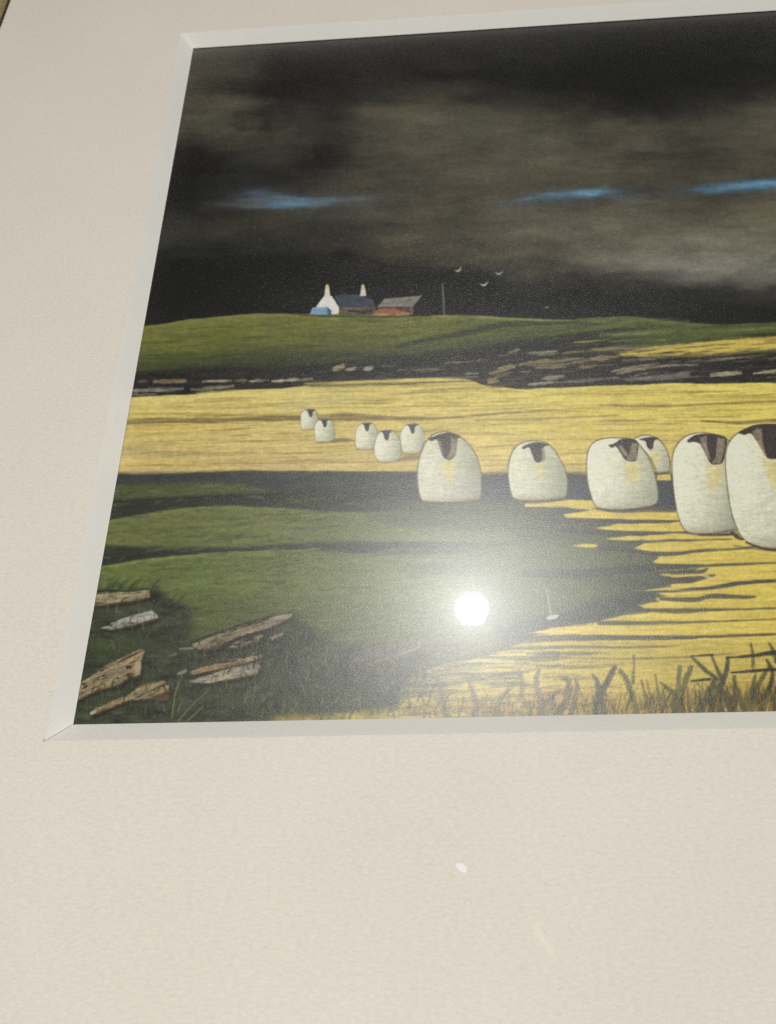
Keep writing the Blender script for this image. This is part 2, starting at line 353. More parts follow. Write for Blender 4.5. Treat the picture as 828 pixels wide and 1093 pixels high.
# dark creases and light ribs of the hillside
for P, wd, c, a in [
 ([(415, 372), (450, 364), (490, 356), (530, 348), (575, 345), (640, 346)], [2, 5, 6, 7, 5, 2], (44, 50, 44), .85),
 ([(430, 378), (470, 371), (520, 362), (560, 354)], [1, 2.5, 3, 1], (86, 100, 64), .6),
 ([(520, 372), (560, 368), (620, 360), (655, 353), (690, 351)], [8, 10, 9, 5, 2], (42, 44, 42), .9),
 ([(600, 371), (650, 366), (700, 363), (760, 358), (828, 353), (940, 348)], [3, 4, 4, 3, 3, 3], (74, 84, 48), .75),
 ([(640, 358), (680, 356), (720, 354)], [1.5, 2.2, 1], (135, 128, 92), .7),
 ([(640, 342), (670, 340), (705, 341), (735, 342.5)], [1.5, 2, 1.5, 1], (98, 104, 74), .8),
 ([(680, 348), (740, 351), (828, 346), (940, 340)], [5, 7, 5, 5], (58, 68, 42), .7),
 ([(690, 354), (720, 352), (760, 353), (828, 350)], [1.5, 2, 2, 2], (118, 120, 66), .6),
 ([(720, 368), (760, 363), (800, 359), (828, 357), (900, 353)], [2, 4, 4, 4, 3], (40, 42, 30), .85),
 ([(330, 362), (370, 361), (410, 359)], [2, 5, 2], (70, 78, 42), .5),
 ([(160, 384), (200, 380), (260, 384), (330, 378)], [3, 7, 7, 3], (58, 64, 40), .5),
 ([(330, 374), (400, 372), (450, 376)], [3, 6, 3], (78, 86, 46), .4)]:
    stroke(P, wd, c, 3, a, 1.2, sc_=(20, 3), dry=.35)
rh = np.random.RandomState(33)
for k in range(420):
    x = rh.uniform(130, 1000); t_ = rh.rand(); y = float(hill(x)*(1-t_)+wallT(x)*t_)+1.5; l = rh.uniform(8, 44); lo = rh.rand() < .5
    sl = .02 if x < 420 else .12
    stroke([(x, y), (x+l*.5, y-l*sl*.5-rh.uniform(-.6, .8)), (x+l, y-l*sl)], [.5, rh.uniform(1, 2.4), .5], (52, 56, 40) if lo else (124, 126, 76), 1.8, rh.uniform(.12, .42)*(1-.6*t_ if not lo else 1), dry=.5)
# --- shadowed drystone wall
m = np.clip((GY-wallT(GX)-fbm(GX, GY, 30, 8, 53, 4)*8)/5+.5, 0, 1)*np.clip((wallB(GX)+fbm(GX, GY, 26, 5, 54, 4)*3-GY)/1.5+.5, 0, 1)
wc = np.array([40, 38, 36])*(1+.5*fbm(GX, GY, 18, 4, 55, 4)[..., None])
put(FULL, m, wc)
fill([(655, 377), (690, 371), (730, 366.5), (780, 362), (828, 359), (900, 355), (1000, 352), (1100, 352), (1100, 364), (900, 369), (828, 373), (780, 377.5), (720, 380), (690, 380.5), (665, 380)], (192, 170, 84), 2, 1.2, var=.10, sc_=(16, 2), vs=(30, 2))
stroke([(600, 377), (640, 373), (690, 371.5), (730, 368)], [2, 3, 3, 1], (150, 136, 92), 2, .8, .8)
stroke([(690, 381), (760, 379), (828, 373), (930, 368)], [2, 3, 3, 3], (126, 112, 72), 2, .8, .8)

rq = np.random.RandomState(9)
for k in range(150):
    x = rq.uniform(590, 1000); y = np.interp(x, [590, 690, 828, 1000], [377, 374, 367, 360])+rq.uniform(-11, 14); l = rq.uniform(10, 46)
    stroke([(x, y), (x+l*.5, y-l*.05+rq.uniform(-.5, .5)), (x+l, y-l*.09)], [.5, rq.uniform(1, 2.8), .4], [(44, 42, 32), (150, 136, 70), (84, 92, 50), (206, 186, 104), (60, 58, 44)][rq.randint(5)], 1.4, rq.uniform(.3, .75), .7, dry=.5)
PARTS = []            # (name, signed-distance function, bbox, parent key, label)
def reg(name, P, key=None, label=None, line=None, grow=.3, smooth=False):
    P = np.asarray(P, float)
    if smooth and line is None: P = catmull(P)
    pad = (max(line)/2 if line is not None else 0)+1.5
    bb = (P[:, 0].min()-pad, P[:, 0].max()+pad, P[:, 1].min()-pad, P[:, 1].max()+pad)
    if line is None: f = lambda X, Y: sd_poly(P, X, Y)-grow
    else: f = lambda X, Y: sd_line(P, np.array(line)/2, X, Y)-grow
    PARTS.append([name, f, bb, key, label])
    return len(PARTS)-1

def wall_stone(P, c, var=.16):
    fill(P, np.array(c)*.97, 1.6, 1.3, var=var+.12, sc_=(5, 1.6), vs=(9, 1.6)); reg('stone', P, 'wall')
def bar(x0, y0, x1, y1, t, c):
    n = 5; xx = np.linspace(x0, x1, n); yy = np.linspace(y0, y1, n); rs = np.random.RandomState(int(x0*7+y0*3))
    up = yy-t/2*np.array([.55, .9, 1, .95, .6])+rs.uniform(-.3, .3, n); dn = yy+t/2*np.array([.5, .95, 1, .9, .5])+rs.uniform(-.3, .3, n)
    wall_stone(list(zip(xx, up))+list(zip(xx[::-1], dn[::-1])), c)
for a in [(147, 407.5, 157, 407, 3, (96, 86, 76)), (164, 407.5, 199, 406.5, 5, (124, 108, 88)), (216, 407.5, 248, 406, 3, (150, 142, 124)),
          (250, 407, 264, 406.2, 2.4, (118, 110, 96)), (265, 407.2, 287, 405.2, 3, (150, 143, 124)), (290, 407, 320, 405, 3, (152, 145, 128)), (321, 405.5, 334, 404, 3, (140, 134, 120)),
          (141, 417.5, 196, 415, 4.5, (122, 116, 108)), (204, 416, 250, 412, 4, (126, 118, 102)), (140, 421.5, 168, 421, 3, (110, 102, 86)),
          (425, 395.5, 476, 394, 2.4, (116, 106, 90)), (475, 387.5, 520, 384.5, 2, (110, 104, 88)), (405, 391.5, 424, 390, 2, (96, 88, 76)),
          (532, 380, 545, 379, 2.4, (112, 106, 94)), (540, 377.5, 555, 373, 3, (116, 112, 92)), (560, 377.3, 594, 375, 3.2, (138, 132, 116)), (573, 379.5, 596, 377.5, 2.8, (122, 112, 94)),
          (571, 393, 604, 391.5, 3, (112, 104, 88)), (554, 397.5, 566, 396.5, 2.4, (104, 98, 90)), (578, 405, 602, 401.5, 5, (128, 120, 104)), (563, 411, 592, 408, 3.5, (132, 126, 112)),
          (592, 408.5, 660, 403.5, 3.4, (104, 100, 94)), (616, 393, 636, 390, 3.4, (120, 104, 84)), (657, 399.5, 690, 392, 3, (130, 122, 104)),
          (664, 384.5, 700, 383, 2.6, (112, 108, 102)), (731, 386.5, 800, 381, 3, (112, 104, 88)), (757, 400.5, 791, 398, 5, (146, 140, 118)), (803, 399, 850, 394, 4, (142, 136, 114)), (818, 402.8, 850, 401.5, 2, (130, 124, 104)),
          (820, 382.5, 850, 380.5, 2, (116, 112, 104)), (672, 402, 690, 399, 2.4, (108, 102, 94)), (870, 396, 920, 392, 5, (140, 132, 112)), (940, 392, 990, 388, 5, (130, 124, 108))]:
    bar(*a)
wall_stone([(353, 395.5), (357, 391.5), (366, 389), (369, 390), (366, 394), (357, 396.5)], (140, 130, 104))
wall_stone([(367, 394.5), (373, 392), (380, 391.5), (379, 394.5), (372, 396.5)], (142, 136, 120))
wall_stone([(387, 394), (391, 391.5), (399, 390.5), (398, 394), (391, 396)], (146, 142, 130))
wall_stone([(494, 399), (500, 397), (512, 397.5), (511, 400), (498, 400.5)], (138, 132, 120))
for a in [(522, 399, 550, 391, 4.4, (124, 112, 84)), (528, 402, 547, 397.5, 2.6, (112, 102, 80)), (530, 394, 546, 389.5, 2.4, (134, 122, 92))]: bar(*a)
wall_stone([(520, 404), (530, 403), (533, 407), (526, 410), (520, 410)], (140, 128, 88))
for a in [(553, 389.5, 592, 384, 4, (126, 114, 86)), (570, 387.5, 622, 382.5, 3.4, (118, 108, 80)), (566, 391, 606, 388.5, 3, (120, 108, 84)), (600, 389.5, 626, 385, 3.2, (112, 100, 76))]: bar(*a)
wall_stone([(628, 383), (640, 379), (662, 378.5), (658, 382), (640, 386)], (122, 110, 84))
for a in [(652, 396.5, 704, 387, 3.8, (130, 122, 98)), (676, 394.5, 722, 389, 3, (120, 112, 92)), (700, 391, 744, 389.5, 2, (132, 126, 106))]: bar(*a)
wall_stone([(660, 405), (690, 401), (716, 399), (735, 396.5), (737, 403), (712, 405.5), (670, 407)], (102, 98, 90), .22)

rw = np.random.RandomState(12)
for k in range(420):
    x = rw.uniform(130, 1000); t_ = rw.rand(); y = float(wallT(x)*(1-t_)+wallB(x)*t_); l = rw.uniform(5, 26)*(1 if x < 480 else 1.4); g_ = rw.uniform(52, 118)*(1 if x > 480 else .8)
    if rw.rand() < .45: g_ = rw.uniform(24, 36)
    stroke([(x, y), (x+l*.5, y-l*.035+rw.uniform(-.4, .4)), (x+l, y-l*.08)], [.5, rw.uniform(1, 2.4), .4], (g_, g_*.94, g_*.82), 1.3, rw.uniform(.3, .75), .7, dry=.6)
# --- pale straw field
shade = crv([(60, 512), (123, 508.5), (160, 506.5), (200, 504.5), (260, 502), (300, 503), (445, 503.5), (515, 508), (540, 508.5), (606, 511), (626, 511.5), (700, 513), (830, 520), (1000, 516), (1420, 510)])
m = np.clip((GY-wallB(GX)-fbm(GX, GY, 26, 5, 54, 4)*3)/1.5+.5, 0, 1)
v = np.clip((GY-wallB(GX))/(shade(GX)-wallB(GX)), 0, 1)
c = np.stack([np.interp(v, [0, .15, .4, .7, 1], a) for a in ([206, 199, 195, 192, 190], [189, 181, 176, 172, 168], [118, 110, 107, 110, 114])], -1)
rt = np.clip((GX-300)/350, 0, 1)[..., None]
c = c*(1-rt)+(c*np.array([1.05, 1.055, .88]))*rt
c = c*(1+.16*fbm(GX, GY+GX*.02, 110, 2.2, 61, 4)[..., None]+.16*fbm(GX, GY, 40, 7, 63, 3)[..., None]+.10*fbm(GX, GY, 7, 1.6, 65, 2)[..., None])
put(FULL, m, c)
for P, wd, cc, a in [
 ([(128, 451), (170, 449), (230, 449), (290, 447), (330, 446)], [5, 6, 5, 7, 4], (112, 96, 62), .85),
 ([(330, 447), (370, 445), (410, 446), (470, 446.5), (540, 441), (600, 438)], [6, 8, 5, 3, 2.2, 1.2], (112, 98, 68), .8),
 ([(128, 443), (180, 441), (250, 443)], [1.5, 3, 1.5], (150, 132, 76), .6),
 ([(395, 441), (440, 440.5), (500, 439)], [1.5, 2.2, 1], (206, 192, 132), .6),
 ([(320, 412), (380, 410.5), (440, 409), (520, 405.5)], [2, 4, 3, 2], (92, 82, 54), .8),
 ([(325, 409.5), (380, 407.5), (450, 404.5), (510, 402)], [1.5, 2.5, 2.5, 1], (192, 176, 108), .8),
 ([(440, 418), (500, 414), (540, 413)], [2, 3.2, 2], (118, 104, 66), .7),
 ([(210, 420), (250, 417.5), (300, 416), (330, 412)], [2, 3.4, 2.4, 1.5], (198, 186, 112), .75),
 ([(640, 433), (700, 433.5), (760, 431), (828, 428.5), (930, 426)], [1, 2.4, 2, 2, 2], (112, 96, 52), .75),
 ([(508, 449), (560, 448), (620, 444.5), (660, 443)], [1.2, 2.4, 2, 1], (128, 112, 66), .65),
 ([(630, 450), (670, 449), (700, 448)], [1, 2, 1], (124, 108, 62), .55),
 ([(748, 449.5), (785, 451), (828, 449), (930, 447)], [1, 3, 4, 3], (78, 62, 44), .85),
 ([(560, 438), (640, 436), (700, 437)], [1, 1.8, 1], (150, 132, 72), .6),
 ([(130, 461), (180, 458), (260, 460)], [2, 5, 2], (206, 176, 92), .5),
 ([(124, 482), (150, 484), (180, 486), (230, 484)], [8, 14, 10, 4], (170, 160, 118), .4),
 ([(123, 498), (180, 494), (250, 497)], [5, 8, 4], (196, 172, 96), .45),
 ([(540, 466), (590, 463), (640, 464)], [2, 3, 1], (212, 196, 110), .5),
 ([(300, 432), (340, 428), (372, 424)], [12, 18, 12], (186, 180, 132), .35)]:
    stroke(P, wd, cc, 1.8, min(a*1.12, 1), 1.0, sc_=(24, 2), dry=.3)
rs = np.random.RandomState(5)
for k in range(520):
    x = rs.uniform(120, 1000); yb = wallB(x)+6; y = rs.uniform(yb, float(shade(x))-6); l = rs.uniform(20, 90)
    dk = rs.rand() < .6
    stroke([(x, y), (x+l*.5, y-rs.uniform(0, 1.4)), (x+l, y-rs.uniform(0, 2.5))], [.4, rs.uniform(.8, 1.8), .4], (126, 108, 62) if dk else (220, 204, 130), 1.3, rs.uniform(.3, .7), dry=.4)

# --- shaded meadow
m = np.clip((GY-shade(GX)-fbm(GX, GY, 24, 4, 71, 4)*2.4)/1.5+.5, 0, 1)
base = np.array([78, 83, 53])*(1+.22*fbm(GX, GY+.08*GX, 60, 8, 73, 4)[..., None]+.14*fbm(GX, GY, 9, 4, 75, 3)[..., None])
put(FULL, m, base)
def band(top, bot, c, sf=5, a=1.0, rough=3.0, seed=0, x0=60, x1=1420):
    f, g = crv(top), crv(bot); n = fbm(GX, GY, 34, 7, 200+seed, 4)*rough*2
    mm = np.clip((GY-f(GX)+n)/sf+.5, 0, 1)*np.clip((g(GX)-GY+n)/sf+.5, 0, 1)*a
    mm = mm*np.clip((GX-x0)/40, 0, 1)*np.clip((x1-GX)/90, 0, 1)
    cc = np.array(c)*(1+.22*fbm(GX, GY+.06*GX, 44, 4, 220+seed, 4)[..., None]+.14*fbm(GX, GY, 7, 2, 240+seed, 2)[..., None])
    put(FULL, mm, cc)
band([(60, 505), (1420, 505)], [(60, 520), (120, 517), (180, 516), (260, 515), (330, 532), (445, 536), (620, 538), (1420, 545)], (58, 61, 60), 6, 1, 3, 1)
m0 = np.clip((shade(GX)+fbm(GX, GY, 24, 4, 71, 4)*2.4-GY)/1.5+.5, 0, 1)     # kept for the field above
band([(60, 545), (112, 534), (180, 531), (260, 526), (330, 522)], [(60, 570), (112, 556), (190, 543), (250, 540), (330, 545), (420, 548)], (46, 50, 43), 4, .95, 2.4, 2, x1=470)
band([(60, 556), (112, 557), (190, 544), (250, 541), (330, 545), (520, 548)], [(60, 584), (110, 583), (180, 584), (330, 580), (520, 586)], (100, 106, 62), 4, .95, 2, 3, x1=640)
band([(60, 582), (108, 582), (180, 586), (250, 585), (330, 579), (480, 578)], [(60, 610), (108, 605), (150, 598), (210, 592), (330, 588), (480, 600)], (45, 49, 42), 4, .95, 2, 4, x1=640)
band([(60, 610), (108, 606), (150, 599), (210, 592), (330, 588), (420, 592)], [(60, 640), (300, 652), (420, 660)], (96, 106, 58), 3, .95, 1.6, 5, x1=560)
band([(60, 625), (200, 636), (420, 640)], [(60, 690), (300, 690), (450, 690)], (84, 92, 52), 12, .8, 4, 6, x1=600)
stroke([(108, 606), (150, 599), (210, 592.5), (280, 588.5), (340, 586)], [2, 2.5, 2, 1.6, 1], (136, 140, 78), 2.6, .8, .8)
stroke([(115, 557), (190, 544.5), (250, 541.5), (330, 545)], [2, 2.5, 2, 1], (130, 132, 78), 3, .75, .8)
for k in range(520):
    x = rs.uniform(95, 640); y = rs.uniform(516, 690); l = rs.uniform(8, 46); lo = rs.rand() < .5
    stroke([(x, y), (x+l*.5, y-rs.uniform(-1, 2.5)), (x+l, y-rs.uniform(-1, 5))], [.6, rs.uniform(1.2, 3), .6], (46, 51, 42) if lo else (116, 120, 74), 2, rs.uniform(.16, .5), dry=.5)
for k in range(900):
    x = rs.uniform(95, 700); y = rs.uniform(512, 692); l = rs.uniform(3, 12); lo = rs.rand() < .5
    stroke([(x, y), (x+l, y-rs.uniform(-1.5, 3.5))], [1, rs.uniform(1, 2.2)], (44, 50, 40) if lo else (126, 128, 84), 1.6, rs.uniform(.12, .42))
# shadow pool at the right of the meadow, then its ragged edge
band([(420, 545), (520, 540), (620, 540)], [(420, 560), (620, 575), (700, 575)], (62, 66, 62), 8, .7, 3, 7, x0=380, x1=760)
band([(420, 600), (640, 602), (720, 606)], [(420, 612), (640, 616), (720, 616)], (58, 62, 58), 6, .8, 3, 8, x0=420, x1=780)

STRAW = (200, 179, 84); DK = (66, 63, 57)
def straw(P, c=STRAW, rough=1.0): fill(P, c, 1.4, rough, sc_=(14, 2), var=.10, vs=(40, 2))
lowL = [(1420, 684), (828, 678), (650, 681.5), (565, 682), (545, 690), (515, 702), (480, 708), (455, 716), (436, 724), (428, 736), (424, 752), (400, 756), (360, 760), (300, 764), (270, 770), (270, 810), (1420, 810)]
straw(lowL, (184, 165, 80), 3.5)
straw([(1420, 530), (790, 560), (725, 556), (690, 566), (785, 590), (735, 606), (690, 628), (705, 645), (640, 662), (600, 668), (566, 676), (560, 684), (1420, 690)], (200, 179, 86), 1.6)
# dark pool edge bites over the straw
fill([(560, 560), (600, 556), (640, 556), (636, 563), (650, 568), (645, 575), (690, 580), (676, 586), (712, 592), (696, 600), (700, 608), (745, 606), (738, 612), (705, 613), (742, 618), (720, 625), (690, 630), (712, 636), (690, 640), (680, 648), (700, 651), (660, 656), (640, 664), (600, 668), (570, 676), (560, 684), (540, 690), (500, 640)], (72, 77, 62), 3, 2.4, sc_=(14, 3), var=.14, vs=(30, 4))
for g_ in [(590, 590, 70, 20), (620, 590, 50, 16), (560, 640, 60, 26), (610, 630, 50, 14), (640, 600, 36, 10), (530, 600, 60, 30)]: blob(*g_, (88, 96, 64), .85)
fill([(640, 640), (690, 630), (682, 648), (640, 664), (600, 670), (560, 682), (540, 690), (540, 670), (600, 655)], (62, 63, 62), 5, 2.5, alpha=.8, var=.15)
for P in [
 [(560, 537), (600, 533), (640, 534), (700, 545), (730, 545), (730, 556), (690, 555), (640, 553.5), (605, 553), (600, 549), (632, 544.5), (600, 541), (560, 541)],
 [(636, 563.5), (660, 559), (700, 558.5), (740, 557), (740, 566.5), (700, 567.5), (655, 566.5)],
 [(645, 574.5), (665, 572.5), (720, 570), (760, 570), (800, 573), (800, 577), (720, 575), (690, 577), (655, 577)],
 [(610, 582.3), (625, 580.5), (643, 582), (640, 584), (620, 584)],
 [(675, 586), (690, 578), (730, 576), (790, 576), (840, 578), (840, 585), (760, 588), (712, 589), (685, 588)],
 [(696, 599.5), (706, 592), (730, 590), (800, 587), (850, 584), (850, 600), (780, 601), (730, 602), (704, 602)],
 [(703, 613.5), (720, 611), (745, 611), (743, 615), (720, 616.5)],
 [(750, 610), (762, 605.5), (800, 603), (850, 600), (850, 618), (790, 619), (750, 626), (715, 628), (716, 624), (745, 621), (764, 614)],
 [(688, 630.5), (705, 628), (745, 627), (780, 624), (850, 620), (850, 636), (780, 637), (740, 639), (715, 636), (700, 632.5)],
 [(680, 646), (700, 642.5), (740, 641), (800, 637), (850, 634), (850, 648), (740, 650), (700, 650.5), (690, 650)],
 [(640, 663), (668, 657), (720, 655), (850, 650), (850, 661), (720, 664), (665, 663.5)],
 [(562, 676), (590, 670), (640, 668), (720, 666), (850, 662), (850, 677), (650, 680), (600, 677)]]:
    straw(P)
for P, wd, a in [
 ([(585, 556), (630, 556), (680, 556.5), (732, 555.5)], [7, 5, 2.6, 1.6], .9),
 ([(600, 565), (650, 569), (690, 569), (740, 568), (800, 571)], [6, 5, 2.6, 2.4, 1.2], .85),
 ([(650, 578), (680, 578.5), (730, 577), (780, 575.5)], [4, 3, 2, 1], .85),
 ([(640, 584), (670, 587), (710, 592), (745, 588), (790, 585.5), (828, 581), (930, 576)], [7, 5, 4, 2.6, 2, 1.6, 1.5], .85),
 ([(560, 612), (620, 612), (690, 606), (735, 604.5), (780, 602.5), (828, 601), (930, 598)], [6, 9, 8, 4, 2.6, 2, 2], .85),
 ([(705, 620), (735, 619), (762, 614)], [3, 7, 2], .9),
 ([(716, 612), (748, 610), (755, 606)], [3, 4, 1.4], .85),
 ([(690, 632), (730, 630), (760, 627), (790, 622.5), (828, 619.5), (930, 616)], [2, 3, 4, 4.5, 3, 3], .95),
 ([(705, 639), (740, 640), (760, 636.5), (790, 637.5), (806, 637)], [3, 5, 5, 4, 1.5], .85),
 ([(690, 651), (730, 652), (752, 651), (790, 650.5), (850, 648)], [4, 6, 4, 1.8, 1.4], .85),
 ([(640, 665), (690, 665), (730, 664.5), (790, 662.5), (850, 660)], [5, 4, 2.6, 1.6, 1.4], .85),
 ([(600, 660), (650, 656), (690, 654)], [2, 2, 1], .6),
 ([(545, 683), (600, 681), (650, 680.5), (720, 680.5), (828, 677), (930, 674)], [8, 7, 6, 4, 2.4, 2], .85),
 ([(515, 694), (560, 692), (610, 690.5), (680, 691), (725, 689)], [3, 3, 3.4, 2.4, 1], .65),
 ([(500, 703), (560, 701), (640, 703), (720, 702), (780, 698)], [2, 2, 2, 2, 1], .5),
 ([(470, 712), (520, 708), (580, 710)], [2, 2.2, 1], .55),
 ([(430, 725), (470, 722), (520, 724)], [2, 2, 1], .5)]:
    stroke(P, wd, DK, 1.6, a, .9, sc_=(16, 2), var=.15)
for k in range(300):
    x = rs.uniform(405, 620); y = rs.uniform(688, 768); l = rs.uniform(14, 60); fall = np.clip(1.25-(x-415)/190, .15, 1)
    if rs.rand() > fall: continue
    stroke([(x, y), (x+l*.5, y-rs.uniform(-.5, 1.5)), (x+l, y-rs.uniform(-.5, 3))], [1, rs.uniform(2, 5), .8], [(66, 66, 56), (78, 78, 60), (104, 94, 62)][rs.randint(3)], 2, rs.uniform(.35, .8), 1.2, dry=.5)
for k in range(60):
    x = rs.uniform(330, 470); y = rs.uniform(730, 768); l = rs.uniform(10, 36)
    stroke([(x, y), (x+l, y-rs.uniform(-.5, 2))], [1, 1.6], (150, 134, 72), 1.6, rs.uniform(.2, .55), 1, dry=.5)
stroke([(748, 613.5), (754, 615.5), (762, 617.5)], [1.5, 3, 1.5], (188, 180, 140), 1.5, .8)
for k in range(420):
    x = rs.uniform(430, 1000); y = rs.uniform(max(538, 760-(x-430)*.95), 768); l = rs.uniform(15, 70)
    if x < 720 and y < 680 and x < 560+(684-y)*.9+60: continue
    dk = rs.rand() < .6
    stroke([(x, y), (x+l*.5, y-rs.uniform(-.5, 1.2)), (x+l, y-rs.uniform(-.5, 2))], [.4, rs.uniform(.7, 1.6), .4], (138, 120, 58) if dk else (220, 198, 104), 1.3, rs.uniform(.2, .55), dry=.4)
for x, y, rx, ry in [(520, 752, 30, 12), (600, 748, 40, 14), (660, 757, 40, 10), (470, 756, 28, 8), (720, 750, 50, 12), (790, 745, 50, 16), (560, 762, 60, 6), (860, 740, 60, 20)]:
    blob(x, y, rx, ry, (146, 112, 56), .6)
# shadows of the bales
for P, al in [([(508, 508), (541, 508.5), (543, 534), (512, 535)], .95), ([(600, 511), (626, 511.5), (630, 531), (604, 533)], .95), ([(698, 513), (719, 513), (722, 541), (690, 544), (698, 530)], 1.0),
              ([(870, 525), (930, 524), (925, 560), (874, 566)], 1.0)]:
    fill(P, (62, 64, 70), 2, 1, alpha=al, var=.12, vs=(14, 3))
fill([(701, 506.5), (715, 506), (716, 512.5), (700, 513)], (196, 176, 92), 1.4, .5)
stroke([(355, 470.5), (366, 469.5), (378, 470.5)], [4, 4, 1], (110, 96, 70), 1.6, .8)
stroke([(425, 491), (440, 488), (448, 487)], [3, 6, 4], (120, 106, 82), 2, .7)
stroke([(428, 484), (440, 487), (450, 485)], [2, 4, 2], (140, 124, 90), 2, .6)

# --- near stones in rough grass, bottom left
dark = [(60, 800), (90, 668), (100, 628), (163, 630), (176, 634), (184, 644), (203, 650), (207, 662), (203, 678), (240, 676), (280, 664), (316, 656), (335, 676), (370, 690), (410, 694), (450, 690), (456, 706), (436, 722), (428, 740), (420, 756), (370, 762), (300, 766), (260, 800)]
fill(dark, (57, 61, 47), 12, 8, var=.45, sc_=(18, 7), vs=(16, 5))
for g_ in [(345, 725, 60, 26), (290, 742, 50, 18), (400, 735, 40, 20)]: blob(*g_, (74, 76, 66), .6, rough=.8)
for g_ in [(405, 705, 40, 10), (360, 700, 26, 10)]: blob(*g_, (96, 92, 82), .6, rough=.9)
for x, y, rx, ry, c, a in [(150, 690, 50, 9, (62, 68, 46), .7), (115, 692, 22, 8, (66, 74, 46), .7), (185, 700, 22, 6, (62, 66, 50), .5), (285, 745, 44, 14, (64, 66, 48), .6), (240, 742, 22, 8, (66, 70, 48), .6),
                           (310, 710, 26, 12, (60, 64, 54), .5), (380, 720, 50, 24, (58, 60, 54), .6), (350, 745, 40, 14, (62, 62, 52), .5), (196, 672, 16, 7, (52, 56, 44), .6), (108, 660, 9, 9, (54, 60, 46), .7)]:
    blob(x, y, rx, ry, c, a)
for k in range(760):
    x = rs.uniform(90, 430); y = rs.uniform(668 if x < 205 else 692, 768); h = rs.uniform(5, 15); lean = rs.uniform(-5, 7)
    c = np.array([[76, 84, 54], [34, 36, 34], [92, 96, 66], [48, 54, 40]][rs.randint(4)])
    stroke([(x, y), (x+lean*.4, y-h*.6), (x+lean, y-h)], [1.2, 1, .4], c, 1.3, rs.uniform(.2, .5))
def near_stone(P, c, label, hi=None):
    Q = np.array(P, float); c = np.array(c, float); c = (c*.66+c.mean()*.34)*.95
    fill(Q+[1.5, 3.5], (30, 29, 28), 4, 1.5, alpha=.75)
    fill(Q+[.6, 1.6], (74, 60, 46), 1.6, 1.0, alpha=.9)
    b = box(Q[:, 0].min()-3, Q[:, 0].max()+3, Q[:, 1].min()-3, Q[:, 1].max()+3); X, Y = b[2]; SEED[0] += 7
    d = sd_poly(Q, X, Y)+fbm(X, Y, 4, 2, SEED[0], 3)*2.6
    k = np.polyfit(Q[:, 0], Q[:, 1], 1)[0]; u = X+k*Y; v = Y-k*X
    v0, v1 = np.percentile(Q[:, 1]-k*Q[:, 0], [8, 92]); t_ = np.clip((v-v0)/(v1-v0), 0, 1)
    g = np.interp(t_, [0, .2, .55, .8, 1], [.80, 1.10, 1.0, 1.06, .72])
    n1 = fbm(u, v, 13, 2.4, SEED[0]+1, 4); n2 = fbm(X, Y, 2.4, 2.0, SEED[0]+2, 2); n3 = fbm(u, v, 22, 9, SEED[0]+3, 3)
    g = g*(1+.55*n1+.34*n2)*(1+.3*n3); g = np.where(n1 < -.17, g*.55, g)
    hue = 1+n3[..., None]*np.array([.10, .0, -.16])
    put(b, np.clip(.5-d/1.4, 0, 1), np.clip(c*g[..., None]*hue, 0, 215))
    if hi is not None: stroke(hi, [1, 1.8]+[1.8]*(len(hi)-3)+[1], np.minimum(c*1.3, 205), 1.6, .5, .8, dry=.6)
    return reg('stone', P, None, label)
blob(166, 636, 8, 9, (34, 32, 32), .95); blob(185, 648, 14, 4, (36, 36, 35), .85)
near_stone([(96, 637), (103.5, 634.5), (115, 631), (133, 630), (150, 629), (160, 629.5), (160, 637), (150, 640), (140, 642.5), (128, 643), (118, 645), (101, 647), (94, 648)], (146, 130, 86), 'flat ochre stone slab', [(105, 640), (120, 637), (140, 636), (158, 633)])
stroke([(100, 632), (115, 630.5), (135, 631), (158, 629)], [1.5, 2, 1.4, 1.5], (36, 32, 28), 1.4, .85, .8)
stroke([(129, 643), (133, 639), (138, 637)], [1, 1.5, .8], (60, 50, 38), 1.2, .8)
near_stone([(106, 671), (112, 668.5), (120, 665), (140, 657), (155, 653), (163, 651), (166, 655), (170, 659), (160, 663), (140, 668), (118, 671.8)], (150, 144, 128), 'pale grey wedge of stone', [(112, 670), (130, 666), (150, 661), (166, 657)])
near_stone([(80, 734), (87, 729), (100, 720), (107, 714), (115, 709), (130, 702), (141, 696), (150, 693), (155, 694), (152, 703), (151, 712), (150, 721), (143, 724), (140, 721), (128, 731), (110, 735), (95, 741), (85, 746), (76, 750)], (140, 118, 80), 'large brown tilted stone', [(88, 742), (105, 736), (122, 731), (137, 722)])
fill([(144, 708), (150, 706), (150, 720), (144, 722)], (158, 146, 128), 2, .6, alpha=.8)
fill([(134, 711), (141, 710), (140, 713.5), (135, 714)], (60, 48, 34), 1.4, .5); stroke([(102, 726), (106, 725)], 1.6, (84, 66, 44), 1.2, .8)
near_stone([(96.5, 760), (100, 757), (115, 751), (130, 744), (138, 742), (145, 735), (152, 731), (160, 728), (170, 726.5), (177, 727), (181, 733), (181, 738), (170, 741), (158, 746.5), (140, 747), (125, 752), (110, 759), (98, 763)], (136, 118, 76), 'club shaped ochre stone', [(100, 761), (118, 755), (138, 746), (160, 744), (178, 736)])
fill([(160, 745), (172, 741), (181, 739.5), (180, 747.5), (166, 747.5)], (92, 66, 52), 1.6, .8)
stroke([(97.5, 761.5), (102, 759.5)], [3, 2.5], (176, 170, 152), 1.5, .85)
stroke([(171, 732.5), (178, 730)], [1, 2], (70, 54, 36), 1.2, .85)
